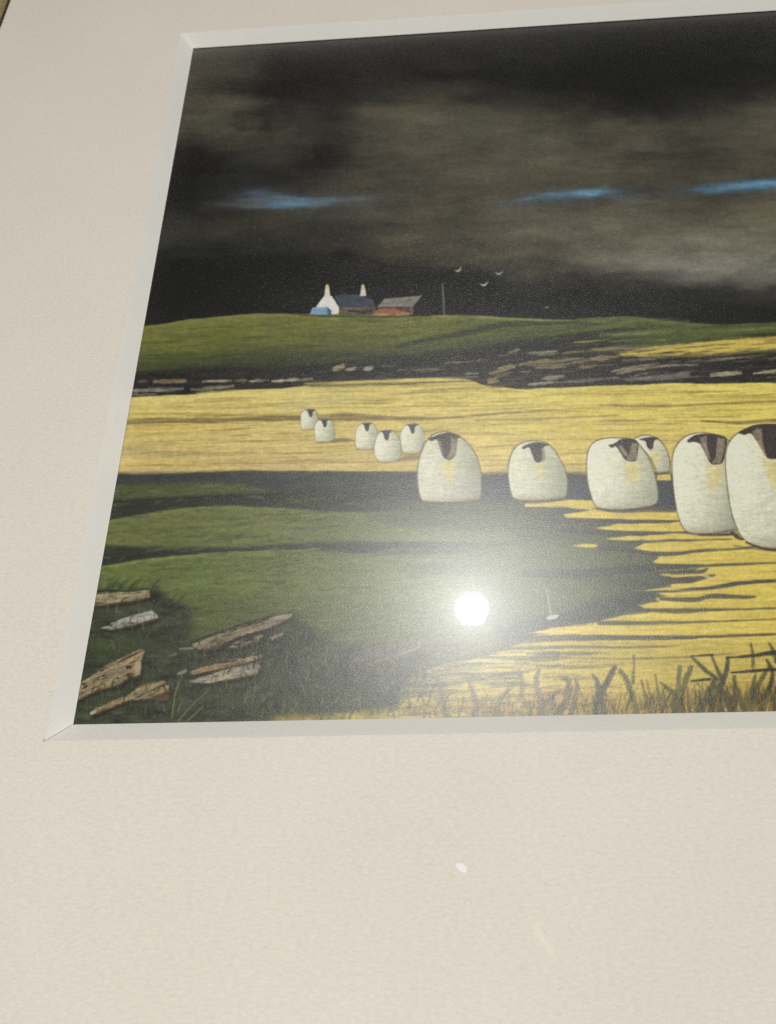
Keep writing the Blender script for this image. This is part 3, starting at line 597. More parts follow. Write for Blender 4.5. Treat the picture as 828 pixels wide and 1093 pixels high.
near_stone([(206, 686.5), (215, 682.5), (240, 674), (260, 667), (280, 661), (300, 655), (311, 654.5), (312, 658), (300, 664), (285, 672), (275, 674), (262, 677), (250, 681), (240, 687), (232, 692), (220, 694), (212, 693), (207, 690)], (130, 113, 84), 'long pinkish brown slab', [(246, 680), (262, 674), (280, 669), (300, 660)])
stroke([(203, 687), (218, 680.5), (245, 671), (280, 660), (311, 653.5)], [1, 1.6, 1.6, 1.6, 1], (38, 34, 30), 1.4, .8, .5)
stroke([(240, 688), (258, 680.5), (275, 675.5), (288, 671.5)], [1.4, 2, 3, 1], (42, 38, 36), 1.5, .85)
fill([(230, 686), (236, 682), (240, 684), (233, 690)], (86, 80, 46), 1.5, .6, alpha=.8)
near_stone([(243, 691.5), (252, 692), (265, 688), (276, 684), (280, 678), (268, 680), (252, 685)], (124, 106, 78), 'small brown stone under the long slab')
near_stone([(286, 682), (294, 677), (303, 675), (301, 679), (292, 683)], (116, 102, 80), 'tiny brown stone')
near_stone([(203.5, 717), (213, 712.5), (222, 711), (240, 705.5), (260, 701.5), (279, 699), (279, 703), (262, 708), (240, 713), (225, 717), (206, 721)], (142, 112, 72), 'orange brown top slab', [(212, 716), (235, 710), (258, 705), (276, 702)])
near_stone([(202, 727.5), (212, 723.5), (225, 719.5), (245, 713), (262, 709.5), (278, 705), (277, 714), (275, 720), (262, 722), (250, 724.5), (240, 726), (230, 729.5), (215, 729), (206, 729)], (142, 130, 108), 'pale grey lower slab', [(208, 727.5), (230, 724), (250, 720), (272, 714)])
stroke([(200, 724), (212, 720.5), (228, 716.5)], [1.4, 2.4, 1], (44, 38, 34), 1.4, .8)
stroke([(192, 692.5), (206, 692)], [2, 2.4], (134, 126, 114), 1.5, .85); stroke([(181, 700.5), (188, 698)], [1.5, 2.5], (110, 106, 98), 1.6, .75)
stroke([(168, 706), (170, 714), (178, 719)], [2, 3, 2], (72, 78, 74), 2, .7)
P = [(196, 717), (192, 727), (187, 742), (184, 766)]; stroke(P, [2, 2, 1.8, 1.5], (100, 108, 66), 1.3, .9); i = reg('seed_stalk', P, None, 'pale headed seed stalk among the stones', [2, 2, 2, 2])
stroke([(191, 719), (198, 716)], [3.5, 3.5], (140, 142, 124), 1.6, .8)
for P in ([(222, 737), (206, 752), (190, 770)], [(217, 754), (208, 762), (200, 770)], [(196, 746), (193, 752), (190, 760)]):
    stroke(P, [.8, 1.8, 1.6], (96, 104, 70), 1.3, .85); reg('grass_blade', P, None, None, [1.4, 2, 2])
# tufts standing at the edge of the pasture
for k in range(40):
    x = rs.uniform(104, 190); y = rs.uniform(626, 634) if x < 165 else rs.uniform(640, 655)
    h = rs.uniform(5, 14); stroke([(x, y), (x+h*.35, y-h*.6), (x+h*.9, y-h)], [1.8, 1.4, .5], (52, 62, 42), 1.4, .5)
for k in range(300):                       # rough turf lapping over the stones' feet
    x = rs.uniform(90, 330); y = rs.uniform(650, 770); h = rs.uniform(4, 12); le = rs.uniform(-4, 6)
    near = min(abs(y-yy-(x-xx)*.0) + abs(x-xx)*.25 for xx, yy in [(130, 648), (138, 672), (115, 742), (150, 752), (240, 696), (265, 692), (240, 731), (300, 690), (185, 735), (90, 690)])
    if near > 14: continue
    stroke([(x, y), (x+le*.4, y-h*.6), (x+le, y-h)], [1.5, 1.1, .4], [(84, 90, 56), (40, 44, 36), (106, 106, 70), (62, 70, 46)][rs.randint(4)], 1.3, rs.uniform(.35, .8))
# ridge of earth lost in the sheen
fill([(368, 702), (385, 694), (420, 686), (448, 682), (456, 688), (440, 695), (410, 702), (385, 708)], (92, 88, 78), 3, 2, alpha=.8, var=.2); reg('stone', [(368, 702), (385, 694), (420, 686), (448, 682), (456, 688), (440, 695), (410, 702), (385, 708)], None, 'grey stone half lost in the sheen')
stroke([(400, 706), (425, 699), (445, 692), (448, 685)], [1, 1.6, 2, 1.2], (150, 146, 138), 1.6, .7)
for P in ([(470, 710), (500, 705.5), (540, 707), (580, 708)], [(455, 722), (490, 716), (525, 716)], [(442, 728), (480, 726), (498, 728)]):
    stroke(P, [.8, 1.6, 1.4, .6][:len(P)], (156, 150, 130), 1.4, .55, .5)
for x, y in [(318, 765), (300, 766), (345, 764), (390, 762)]: blob(x, y, 13, 4, (128, 112, 58), .75)
for k in range(420):
    x = rs.uniform(255, 470); y = rs.uniform(690, 768); h = rs.uniform(4, 13); le = rs.uniform(-7, 9)
    if x > 430 and y < 715: continue
    stroke([(x, y), (x+le*.4, y-h*.6), (x+le, y-h)], [2.2, 1.6, .5], [(36, 38, 36), (96, 96, 74), (58, 62, 50), (118, 112, 84), (42, 44, 40)][rs.randint(5)], 1.6, rs.uniform(.25, .65))
# little white stake in the meadow
stroke([(583, 629), (585, 640), (587, 655)], [1.4, 1.5, 1.5], (156, 156, 142), 1.3, .8); reg('stake', [(583, 629), (585, 640), (587, 655)], None, None, [2, 2, 2])
stroke([(577, 659), (582, 660)], [4, 3], (54, 52, 52), 1.8, .9); fill([(582, 660), (588, 656), (597, 656.5), (594, 660), (586, 662)], (168, 164, 156), 1.5, .6); reg('pale_stone', [(582, 660), (588, 656), (597, 656.5), (594, 660), (586, 662)])

# --- grass along the bottom edge: blades grouped in tufts
def tuft(blades, c, label=None):
    idx = []
    for P, wd in blades:
        wd = [q_*.8 for q_ in wd]; stroke(P, wd, np.array(c)*rs.uniform(.85, 1.2), 2.2, .82, .9, sc_=(4, 4), var=.2)
        idx.append((catmull(P, False, 4), wd))
    def f(X, Y):
        d = np.full(X.shape, 1e9)
        for P, wd in idx: d = np.minimum(d, sd_line(P, np.interp(np.linspace(0, 1, len(P)), np.linspace(0, 1, len(wd)), wd)/2, X, Y))
        return d-.4
    A = np.concatenate([P for P, _ in idx]); PARTS.append(['grass_tuft', f, (A[:, 0].min()-5, A[:, 0].max()+5, A[:, 1].min()-5, A[:, 1].max()+5), None, label])
BT = 771
tuft([([(505, BT), (507, 750), (503, 735), (500, 728)], [9, 7, 6, 3]), ([(480, BT), (473, 752), (470, 736)], [10, 8, 5])], (88, 84, 70))
tuft([([(527, BT), (531, 752), (540, 738), (548, 728)], [8, 6, 5, 3]), ([(556, 745), (557, 728), (553, 715)], [5, 6, 4]), ([(536, 745), (545, 735), (556, 720)], [3, 3, 3])], (92, 86, 70))
tuft([([(580, BT), (576, 746), (572, 728), (575, 715)], [14, 9, 7, 4]), ([(583, 750), (590, 742), (597, 738)], [5, 5, 4]), ([(590, BT), (604, 748), (610, 734)], [12, 7, 4])], (86, 80, 70))
tuft([([(608, BT), (612, 748), (616, 735), (614, 726)], [10, 8, 6, 3]), ([(603, 740), (607, 728), (600, 724)], [6, 6, 3])], (84, 80, 66))
tuft([([(641, BT), (640, 745), (637, 728), (632, 720)], [20, 14, 6, 2]), ([(643, 740), (650, 725), (655, 713)], [6, 6, 7]), ([(640, 735), (645, 730), (652, 716)], [3, 5, 3])], (80, 76, 64))
tuft([([(681, BT - 3), (674, 742), (668, 725), (661, 715)], [5, 8, 7, 3]), ([(675, 729), (676, 715), (676, 700)], [4, 3, 1.5])], (76, 74, 54))
tuft([([(694, BT - 2), (689, 745), (684, 726)], [5, 4, 1.5]), ([(700, BT), (694, 745), (690, 726)], [4, 3, 1.5]), ([(708, BT), (703, 745), (699, 720)], [5, 4, 1.5])], (92, 80, 50))
tuft([([(728, BT-5), (722, 745), (712, 735), (704, 728)], [14, 10, 5, 2]), ([(724, 740), (724, 725), (725, 712)], [6, 7, 5]), ([(728, 738), (732, 724), (737, 712)], [7, 8, 5])], (84, 84, 52))
tuft([([(765, 725), (752, 715), (743, 706), (737, 701)], [5, 5, 4, 2]), ([(770, 725), (764, 712), (759, 700)], [6, 4, 2]), ([(768, 735), (775, 715), (776, 702)], [8, 6, 4]), ([(740, BT-3), (756, 742), (762, 725)], [5, 8, 7])], (62, 60, 44))
tuft([([(742, BT-3), (748, 755), (746, 738)], [7, 5, 2]), ([(755, BT-3), (760, 750), (764, 732)], [8, 6, 3]), ([(790, BT-3), (776, 748), (766, 730)], [7, 7, 5]), ([(778, BT-3), (784, 745), (783, 722)], [9, 7, 4])], (58, 60, 42))
tuft([([(798, BT-4), (802, 745), (812, 725), (820, 712)], [10, 10, 7, 4]), ([(790, BT-4), (800, 742), (806, 720)], [7, 7, 3]), ([(812, BT-4), (815, 745), (822, 730)], [9, 8, 6]), ([(803, 712), (803, 700), (801, 687)], [4, 4, 2])], (66, 68, 44))
tuft([([(826, BT-4), (828, 740), (836, 715)], [10, 9, 4]), ([(818, 745), (824, 720), (818, 705)], [7, 6, 3]), ([(828, 706), (824, 694), (820, 686)], [5, 5, 2]), ([(846, BT-4), (850, 740), (846, 705)], [12, 9, 4])], (56, 58, 40))
for k in range(420):
    x = 900-abs(rs.normal(0, 1))*190; y = rs.uniform(745, 770); h = rs.uniform(4, 20)*(1.3 if x > 720 else .8); le = rs.uniform(-.5, .6)*h
    if x < 440: continue
    stroke([(x, y), (x+le*.4, y-h*.6), (x+le, y-h)], [2.2, 1.7, .6], [(62, 58, 42), (112, 90, 50), (48, 46, 34), (128, 108, 60)][rs.randint(4)], 1.3, rs.uniform(.35, .8))
for k in range(70):
    x = rs.uniform(880, 1400); h = rs.uniform(15, 60); le = rs.uniform(-.3, .4)*h
    stroke([(x, 770), (x+le*.4, 770-h*.6), (x+le, 770-h)], [5, 4, 1], (60, 62, 44), 1.4, .85)
for k in range(420):
    x = rs.uniform(470, 930); y = rs.uniform(752, 770); h = rs.uniform(6, 20)*(1.5 if x > 690 else .9); le = rs.uniform(-.6, .6)*h
    stroke([(x, y), (x+le*.3, y-h*.6), (x+le, y-h)], [1.5, 1.1, .4], [(70, 68, 46), (126, 104, 56), (52, 52, 38), (96, 96, 54)][rs.randint(4)], 1.2, rs.uniform(.3, .75))
for P, wd in [([(775, 702), (800, 700), (822, 697), (850, 694)], [2, 3, 5, 4]), ([(780, 718), (805, 716), (835, 714)], [2, 3.4, 3]), ([(737, 727), (757, 725)], [1.5, 3]), ([(738, 700), (760, 699)], [1, 2])]:
    stroke(P, wd, (40, 38, 30), 1.4, .9, .6)

# --- farm on the hill
def fpoly(name, P, c, key, label=None, var=.1, soft=1.0):
    fill(P, c, soft, .3, var=var, vs=(4, 2)); return reg(name, P, key, label)
fpoly('long_wall', [(362, 327), (401, 327), (401, 335.6), (362, 336)], (88, 80, 68), 'farmhouse', var=.3)
fpoly('roof', [(357, 316), (366, 314.3), (386, 314.8), (398.5, 320.5), (400, 327.5), (362.5, 328)], (64, 68, 80), 'farmhouse', var=.14)
fpoly('gable_wall', [(337.5, 327), (345.5, 316.5), (354, 316), (362, 328), (361.5, 335.5), (352, 335.5), (338, 334)], (212, 210, 202), 'farmhouse', var=.05)
for xx, lab in ((349.2, 0), (387.3, 1)):
    y0 = 304.0; yb = 317 if lab == 0 else 316
    fpoly('chimney', [(xx-3.2, yb), (xx-2.0, y0+4), (xx-1.3, y0), (xx+1.5, y0), (xx+2.2, y0+4), (xx+3.6, yb)], (208, 204, 192), 'farmhouse', var=.05)
    stroke([(xx, y0+.5), (xx+.1, y0+3.5)], [2, 3.2], (206, 178, 118), 1.2, .8)
fpoly('blue_shed', [(330.5, 336.5), (333, 328.5), (349, 327.5), (353.5, 331), (353.5, 336.5)], (122, 146, 172), 'farmhouse', 'small pale blue shed', var=.08)
fill([(349, 328), (353.5, 331), (353.5, 336.5), (349.5, 336.3)], (74, 94, 122), 1, .2); stroke([(334, 329), (348, 328.2)], 1.4, (138, 172, 206), 1, .7)
stroke([(372, 332), (384, 333)], 2.2, (46, 42, 40), 1.2, .8); stroke([(387, 333.5), (396, 332)], 3, (40, 38, 36), 1.2, .8); stroke([(366, 329.5), (384, 329.5)], 1.4, (128, 116, 98), 1, .6)
fpoly('gable_end', [(440, 327), (451, 315.5), (458, 326), (458, 337), (439, 337)], (36, 34, 32), 'barn', var=.1)
fpoly('brick_wall', [(402, 335.5), (404, 327.5), (425, 327), (441, 327), (441, 334.5), (436, 336.3)], (82, 68, 56), 'barn', var=.2)
fill([(404, 329.2), (422, 329.5), (426, 332), (437, 334), (436, 336.2), (400, 336.4), (400, 333)], (142, 94, 74), 1.2, .5, var=.14)
stroke([(399, 335.5), (412, 336)], [1.4, 2], (190, 160, 120), 1.2, .7); stroke([(424, 336), (437, 335)], 1.6, (190, 150, 108), 1.2, .6)
fpoly('roof', [(402.5, 327.8), (410, 319), (430, 317.2), (450.5, 315.4), (441, 327)], (122, 120, 114), 'barn', var=.2)
stroke([(432, 322), (438, 320)], 2, (84, 82, 80), 1.4, .6); stroke([(438.5, 328), (439.5, 335)], 1.8, (126, 110, 96), 1, .7)
stroke([(320, 336), (350, 337.5), (400, 338), (460, 337.6)], [1, 2, 2, 1], (44, 50, 30), 1.6, .7)
P = [(472, 303.5), (473, 318), (474, 336)]; stroke(P, [2, 2.4, 2.2], (98, 94, 86), 1.1, .95); reg('pole', P, None, 'thin grey pole beside the barn', [2.2, 2.4, 2.2])
stroke([(473, 303), (480, 296), (488, 290)], [.6, .8, .5], (60, 58, 52), 1.1, .5)
for x, y, s, r in ((489.5, 288, 1.0, -.3), (517, 303.5, 1.1, .0), (532.5, 291.8, .95, .1), (583.5, 328, .5, .2)):
    A = np.array([(-4.2, -.6), (-2, .9), (0, .7), (1.6, -.4), (3.4, -2.6)])*s; ca, sa = math.cos(r), math.sin(r)
    A = np.stack([x+A[:, 0]*ca-A[:, 1]*sa, y+A[:, 0]*sa+A[:, 1]*ca], -1); wd = np.array([.5, 1.6, 2.2, 1.5, .5])*s
    stroke(A, wd, (186, 184, 176), 1.1, .85); reg('bird', A, None, None, list(wd+.4), grow=.5)

# --- the sheep, drawn as round bales
def sheep(out, face, bib, label, lit=(208, 207, 188), far=False, brown=None, stripe=None, tip=None, hazy=0.0):
    out = np.array(out, float); O = catmull(out); key = len([1 for p in PARTS if p[0] == 'sheep'])
    x0, x1, y0, y1 = O[:, 0].min(), O[:, 0].max(), O[:, 1].min(), O[:, 1].max(); ww, hh = x1-x0, y1-y0
    fill(O, (98, 88, 70), 1.4, .5, alpha=.8 if not far else .55, sc_=(12, 12))
    b = box(x0-2, x1+2, y0-2, y1+2); X, Y = b[2]; d = sd_poly(O, X, Y)+(1.25 if not far else .7)
    m = np.clip(.5-d/1.3, 0, 1); u = (X-x0)/ww; v = (Y-y0)/hh
    SEED[0] += 9
    g = np.interp(u, [0, .12, .4, .62, 1], [1.0, 1.03, .98, .91, .74])*np.interp(v, [0, .12, .6, .88, 1], [1.02, 1.03, 1.0, .95, .78])
    g = g*(1+.06*fbm(X, Y, 9, 1.3, SEED[0], 3)+.03*fbm(X, Y, 14, 12, SEED[0]+1, 3)+.04*fbm(X, Y, 3, 1.2, SEED[0]+5, 2))*1.035
    tint = np.clip(1.6*(u-.5), 0, 1)[..., None]*np.array([-.02, .01, -.04])+1
    brn = np.clip((v-.88)*5, 0, 1)[..., None]*np.array([0, -.06, -.14])+1
    put(b, m, np.array(lit)*np.array([.985, .985, .97])*g[..., None]*tint*brn)
    if bib is not None: fill(bib, (206, 188, 122), 7 if not far else 2, 2.2, alpha=.72, var=.10)
    if not far:
        stroke([(x0+ww*.10, y1-hh*.03), (x0+ww*.5, y1-.3), (x0+ww*.93, y1-hh*.05)], [1.2, 2.6, 2.2], (96, 80, 68), 2, .75, .6)
    F = catmull(face, True, 4)
    dk = (58, 50, 48) if not far else (70, 66, 66)
    fill(F, dk, 1.3, .3, var=.12)
    if brown is not None:
        for q in brown: fill(q, (140, 125, 106), 2.0, .6, alpha=.85, var=.2, vs=(4, 4))
    if stripe is not None: stroke(stripe, [1.2, 2, 1.2], (168, 150, 128), 1.4, .6)
    # wool catching the light over the brow
    reg('sheep', O, 'sheep', label); reg('face', F, ('face', key), None)
far_face = lambda x, y, s: [(x-5*s, y), (x+5*s, y-.6*s), (x+2.6*s, y+2*s), (x+1.8*s, y+7*s), (x-.6*s, y+8*s), (x-2.2*s, y+4*s), (x-3.2*s, y+1.6*s)]
sheep([(320.3, 448), (321, 441), (325, 437.3), (331, 436.3), (337, 438), (339.3, 444), (339.5, 452), (338, 458), (330, 459), (322, 459), (320.5, 454)], far_face(331.5, 437.6, .95), None, 'farthest small sheep beside the left end of the brown streak', far=True)
sheep([(335.3, 462), (335.5, 454), (339, 449), (345, 447), (352, 448), (356, 453), (357.3, 462), (357, 470), (350, 472), (341, 472.3), (336.3, 471)], far_face(346.5, 448.2, 1.0), None, 'small far sheep with a short brown shadow at its foot', far=True)
sheep([(378.8, 468), (380, 459), (384, 453), (390, 450.4), (397, 451.5), (402, 457), (404, 466), (403, 476), (398, 480.2), (388, 480.4), (380.5, 479), (379, 474)], far_face(391.5, 452, 1.05), None, 'far sheep half tucked behind the sheep at its right', far=True)
sheep([(426.3, 467), (428.5, 459), (433, 454), (440, 452), (447.5, 453.5), (452, 459), (453.3, 468), (451, 478), (447, 483.5), (438, 484.3), (431, 483.5), (427.5, 477)], far_face(440, 453.5, 1.15), None, 'far sheep just left of the tall middle sheep', far=True)
sheep([(398.8, 478), (401, 468), (405, 461.5), (412, 458.6), (420, 460), (425.5, 466), (428.5, 476), (428, 487), (424, 492), (414, 494), (405, 493.3), (399.8, 487)], far_face(412.3, 460.4, 1.2), None, 'nearest of the five small far sheep', far=True)
sheep([(444.5, 508), (446, 492), (451, 477), (457, 467.5), (464, 462.5), (475, 460.3), (486, 463), (495, 468.5), (503, 477), (509, 487), (513, 500), (514.3, 513), (514, 527), (511, 534), (500, 536.5), (480, 537), (462, 537), (450, 535), (446, 524)],
      [(457.5, 468.3), (463, 466), (470, 463.2), (480, 462.2), (488, 465), (491.5, 467), (488, 468.5), (486.8, 480), (484, 488), (479, 491), (472.5, 487), (469, 477), (466.5, 469.6), (460, 470.8)],
      [(470, 492), (487, 490), (483, 508), (480, 518), (473, 504)], 'tall sheep whose foot fades into the sheen', lit=(192, 191, 174), brown=[[(481, 468), (487.5, 468), (486, 484), (481, 490), (476, 490), (481, 480)], [(467, 470), (471, 471), (473, 485), (470, 480)]])
sheep([(541.3, 508), (542.5, 492), (546.5, 481), (553, 474), (562, 470.8), (573, 470), (583, 472.5), (591, 479), (597.5, 489), (603, 500), (606, 513), (605.5, 526), (602, 532), (590, 534.5), (568, 535.3), (550, 533.5), (544.5, 527)],
      [(556.8, 477.8), (562, 474.5), (572, 472.3), (580, 473.3), (585.5, 475.5), (580.5, 476.7), (579, 485), (577.5, 492), (573.5, 493.8), (570, 491), (567, 483), (564, 477.6), (559, 479.6)],
      [(571, 495), (581.5, 494), (579, 505), (577, 511), (573, 503)], 'squat sheep alone between the tall and the broad sheep', lit=(196, 196, 176), brown=[[(577.5, 478), (580.5, 477), (582, 490), (578, 493.5)]])
sheep([(676, 470), (680, 466.3), (686, 464.2), (694, 464.5), (702.5, 468.5), (709, 475.5), (713.5, 485), (715.2, 496), (714.3, 503.5), (707, 506), (700, 505), (694, 490)],
      [(681.5, 469.3), (687, 467.6), (697, 466.6), (702.5, 468.6), (697.8, 470.6), (696.5, 478), (693.5, 480.2), (690.3, 477), (688, 471)],
      [(692, 483), (704, 484), (704, 493), (699, 496)], 'small sheep peeping out behind the broad sheep')
sheep([(625, 502), (625.5, 487), (628.5, 477), (635, 470.5), (647, 467.2), (663, 466.8), (675, 468.5), (684.5, 477), (692.5, 489), (698.5, 504), (702, 520), (702.3, 534), (697, 540), (680, 543.7), (658, 545.2), (641, 543.7), (634, 539.5), (629, 527), (626, 515)],
      [(649, 475.3), (655, 473.8), (661, 469.3), (668, 468.4), (676, 469.2), (680.5, 473), (680, 484), (678.5, 491), (673, 492.8), (666, 490), (661, 482), (656.5, 476.5), (652.5, 478)],
      [(664, 494), (683, 494), (682, 508), (678, 516), (672, 516), (667, 505)], 'broad sheep with its brown cheek turned towards the right', brown=[[(673.5, 473), (680, 472.5), (679.5, 490), (673, 492.5), (667.5, 490), (672, 483)], [(658.5, 476), (664, 476), (670, 486), (667, 488)]], stripe=[(661, 476), (665, 482), (669, 486.5)])
sheep([(716, 498), (717, 485), (721, 475.5), (728, 467.5), (737, 462.8), (748, 461.2), (760, 462.5), (772, 466), (780, 474), (784, 490), (786, 520), (788, 550), (786, 567), (780, 570.5), (760, 570.8), (745, 570.8), (734, 569), (727, 562), (721, 545), (717.5, 522)],
      [(733, 470.3), (740, 465.3), (750, 463.2), (762, 463.6), (774.5, 467.8), (774, 480), (771, 493), (766, 495.8), (758, 495), (752.5, 484), (746.5, 474), (740, 471.7), (735, 472.4)],
      [(754.5, 496), (771, 496), (770, 512), (763, 523), (758, 527), (756, 512)], 'upright sheep overlapped by the nearest sheep', brown=[[(746.5, 467), (753.5, 465), (754, 478), (757, 492), (752, 484), (747, 474)], [(765, 467), (773.5, 469), (772, 482), (768, 495), (759, 494.5), (763, 488)]], stripe=[(751, 473), (754, 482), (757, 489)])
sheep([(773, 498), (773.5, 484), (776, 474), (781, 466.5), (788, 461), (798, 456), (812, 453.3), (828, 452.5), (843, 454.5), (856, 461), (866, 474), (872.5, 495), (876, 525), (875, 558), (869, 576), (852, 585), (828, 586.8), (806, 583.5), (794, 577), (786, 566), (779, 545), (775, 520)],
      [(787.5, 461.8), (795, 457.8), (804, 454), (815, 453), (830, 452.8), (846, 455.5), (853, 462), (847, 466), (843, 482), (836, 490), (826, 490), (818, 488.5), (811, 477), (803, 465), (799, 462.8), (794, 464.3)],
      [(813, 491), (846, 491), (842, 512), (832, 530), (820, 512)], 'nearest and largest sheep with a black nose', brown=[[(802, 461), (807, 457.5), (812, 458), (813, 470), (817, 487), (811, 478), (804, 466)], [(831, 462), (843, 462), (840, 482), (834, 488)]], stripe=[(809, 472), (813, 480), (816, 486)])
stroke([(780, 568), (786, 573), (792, 576)], [2, 4, 2], (48, 42, 40), 1.5, .9)
stroke([(745, 571), (770, 571), (784, 570)], [1.5, 2.5, 2], (60, 52, 46), 1.4, .85)
stroke([(796, 579), (812, 585), (830, 587.5), (850, 587)], [2, 3, 3, 2], (70, 62, 52), 1.5, .85)
stroke([(636, 543), (660, 546), (690, 544), (718, 544)], [1.5, 3, 5, 6], (76, 68, 66), 1.8, .8)
stroke([(548, 534.5), (570, 536.5), (604, 533)], [1.5, 2.6, 2], (92, 84, 78), 1.8, .7)

# --- print grain: fine linen weave and brush drag over everything
gr = 1+.13*fbm(GX, GY, 3.4, 1.8, 301, 2)+.10*fbm(GX, GY, 12, 1.7, 303, 2)+.06*fbm(GX, GY, 1.8, 9, 305, 2)
img *= gr[..., None]
img += (fbm(GX, GY, 1.6, 1.6, 307, 2)*8)[..., None]
E_LIGHT = .80                                    # display level of a white sheet under this lamp
VEIL = lin((25, 25, 24))
def sample(px, py):
    fx = np.clip((px-PX0)*SS-.5, 0, W-1.001); fy = np.clip((py-PY0)*SS-.5, 0, H-1.001)
    i = fx.astype(int); j = fy.astype(int); a = (fx-i)[..., None]; b = (fy-j)[..., None]
    c = (img[j, i]*(1-a)+img[j, i+1]*a)*(1-b)+(img[j+1, i]*(1-a)+img[j+1, i+1]*a)*b
    return np.clip((lin(np.clip(c, 0, 255))-VEIL)/E_LIGHT, .002, .85)

# ------------------------------------------------------------------ the print: regions of the sheet as parts, figures as thin ink layers
art = empty('landscape_print', (X0, Y0, ZP))
tag(art, 'printed painting of round sheep in a yellow field under a dark sky', 'art print')
ORG = np.array([X0, Y0, ZP], np.float32)
ua = np.concatenate([np.linspace(X0-.002, .60*S0, 1020), np.linspace(.60*S0, X1+.002, 300)[1:]])
q = np.linspace(0, 1, 980); c0 = 1.0/.64*(Y1-Y0)                 # rows evenly spaced as seen, not on the sheet
va = np.interp(q, np.linspace(0, 1, 400), (lambda t: (Y0-.002)+(Y1-Y0+.004)*t*(1-.39)/(1-.39*t))(np.linspace(0, 1, 400)))
UX, VY = np.meshgrid(ua, va); PXs, PYs = to_px(UX, VY, ZP)
colr = sample(PXs, PYs).reshape(-1, 3)
vts = np.stack([UX-X0, VY-Y0, 0*UX], -1).reshape(-1, 3)
nr, nc = UX.shape; idx = np.arange(nr*nc).reshape(nr, nc)
fcs = np.stack([idx[:-1, :-1], idx[:-1, 1:], idx[1:, 1:], idx[1:, :-1]], -1)
mx = (PXs[:-1, :-1]+PXs[1:, 1:])/2; my = (PYs[:-1, :-1]+PYs[1:, 1:])/2
hilltop = crv([(60, 276), (160, 274), (300, 272), (400, 276), (480, 284), (540, 292), (600, 298), (660, 306), (720, 312), (780, 320), (828, 322), (1420, 326)])
edge = crv([(500, 1000), (540, 690), (567, 676), (640, 663), (690, 640), (700, 612), (700, 585), (650, 566), (600, 540), (535, 537)][::-1])
low_left = crv([(60, 790), (270, 768), (360, 760), (424, 752), (436, 724), (480, 708), (545, 690)])
stub = ((mx > 545) & (my > shade(mx)) & (my > 537) & (mx > np.interp(my, [537, 556, 585, 600, 628, 645, 664, 684], [590, 640, 690, 700, 690, 680, 640, 560]))) | ((my > low_left(mx)) & (mx <= 600)) | ((my > 684) & (mx > 560))
regn = np.zeros(mx.shape, int)
regn[my > hilltop(mx)] = 1; regn[my > hill(mx)] = 2; regn[my > wallT(mx)] = 3; regn[my > wallB(mx)] = 4; regn[my > shade(mx)] = 5; regn[stub & (my > shade(mx))] = 6
KEY = {}
for k, (nm, lb) in enumerate([('cloudy_sky', 'storm cloud sky with three blue rents'), ('dark_hill', 'nearly black far hill'), ('hill_pasture', 'green hill pasture under the farm'), ('stone_wall', 'shadowed drystone wall with pale stones'),
                              ('straw_field', 'pale straw field behind the sheep'), ('shaded_meadow', 'green meadow in cloud shadow'), ('stubble_field', 'yellow stubble crossed by dark ruts')]):
    F = fcs[regn == k]; un, inv = np.unique(F.ravel(), return_inverse=True)
    o = mesh_obj(nm, vts[un], inv.reshape(-1, 4), M_ink, art, colr[un]); o['label'] = lb; KEY[nm] = o
KEY['wall'] = KEY['stone_wall']
def layer(name, f, bb, parent, z, label=None, step=.5):
    nx = max(int((bb[1]-bb[0])/step), 2); ny = max(int((bb[3]-bb[2])/step), 2)
    X, Y = np.meshgrid(np.linspace(bb[0], bb[1], nx), np.linspace(bb[2], bb[3], ny))
    Xc = (X[:-1, :-1]+X[1:, 1:])/2; Yc = (Y[:-1, :-1]+Y[1:, 1:])/2
    keep = f(Xc, Yc) < 0
    d = np.stack([(X-CX)/FPX, -(Y-CY)/FPX, -np.ones_like(X)], -1) @ R3
    t = (ZP-CAM[2])/d[..., 2]; WX = CAM[0]+d[..., 0]*t; WY = CAM[1]+d[..., 1]*t
    keep &= (WX[:-1, :-1] > X0-.0015) & (WY[1:, 1:] > Y0-.0015)
    if not keep.any(): return None
    ii = np.arange(nx*ny).reshape(ny, nx)
    F = np.stack([ii[:-1, :-1], ii[1:, :-1], ii[1:, 1:], ii[:-1, 1:]], -1)[keep]
    un, inv = np.unique(F.ravel(), return_inverse=True)
    V = np.stack([WX-X0, WY-Y0, np.full_like(WX, z)], -1).reshape(-1, 3)
    o = mesh_obj(name, V[un], inv.reshape(-1, 4), M_ink, parent, sample(X, Y).reshape(-1, 3)[un])
    if label: o['label'] = label
    return o
KEY['farmhouse'] = None; sheep_objs = []; zc = 2e-5
for nm in ('farmhouse', 'barn'):
    e = empty(nm); e.parent = art; KEY[nm] = e
    e['label'] = {'farmhouse': 'white gabled farmhouse with dark slate roof and two chimneys', 'barn': 'low red brick barn with grey roof'}[nm]
for n, (name, f, bb, key, label) in enumerate(PARTS):
    if key is None or key == 'sheep': par = art
    elif isinstance(key, tuple): par = sheep_objs[key[1]]
    else: par = KEY[key]
    z = (4e-5 if name == 'sheep' else 7e-5 if name == 'face' else 3e-5)+(n % 40)*3e-7
    o = layer(name, f, bb, par, z, label)
    if name == 'sheep': sheep_objs.append(o)

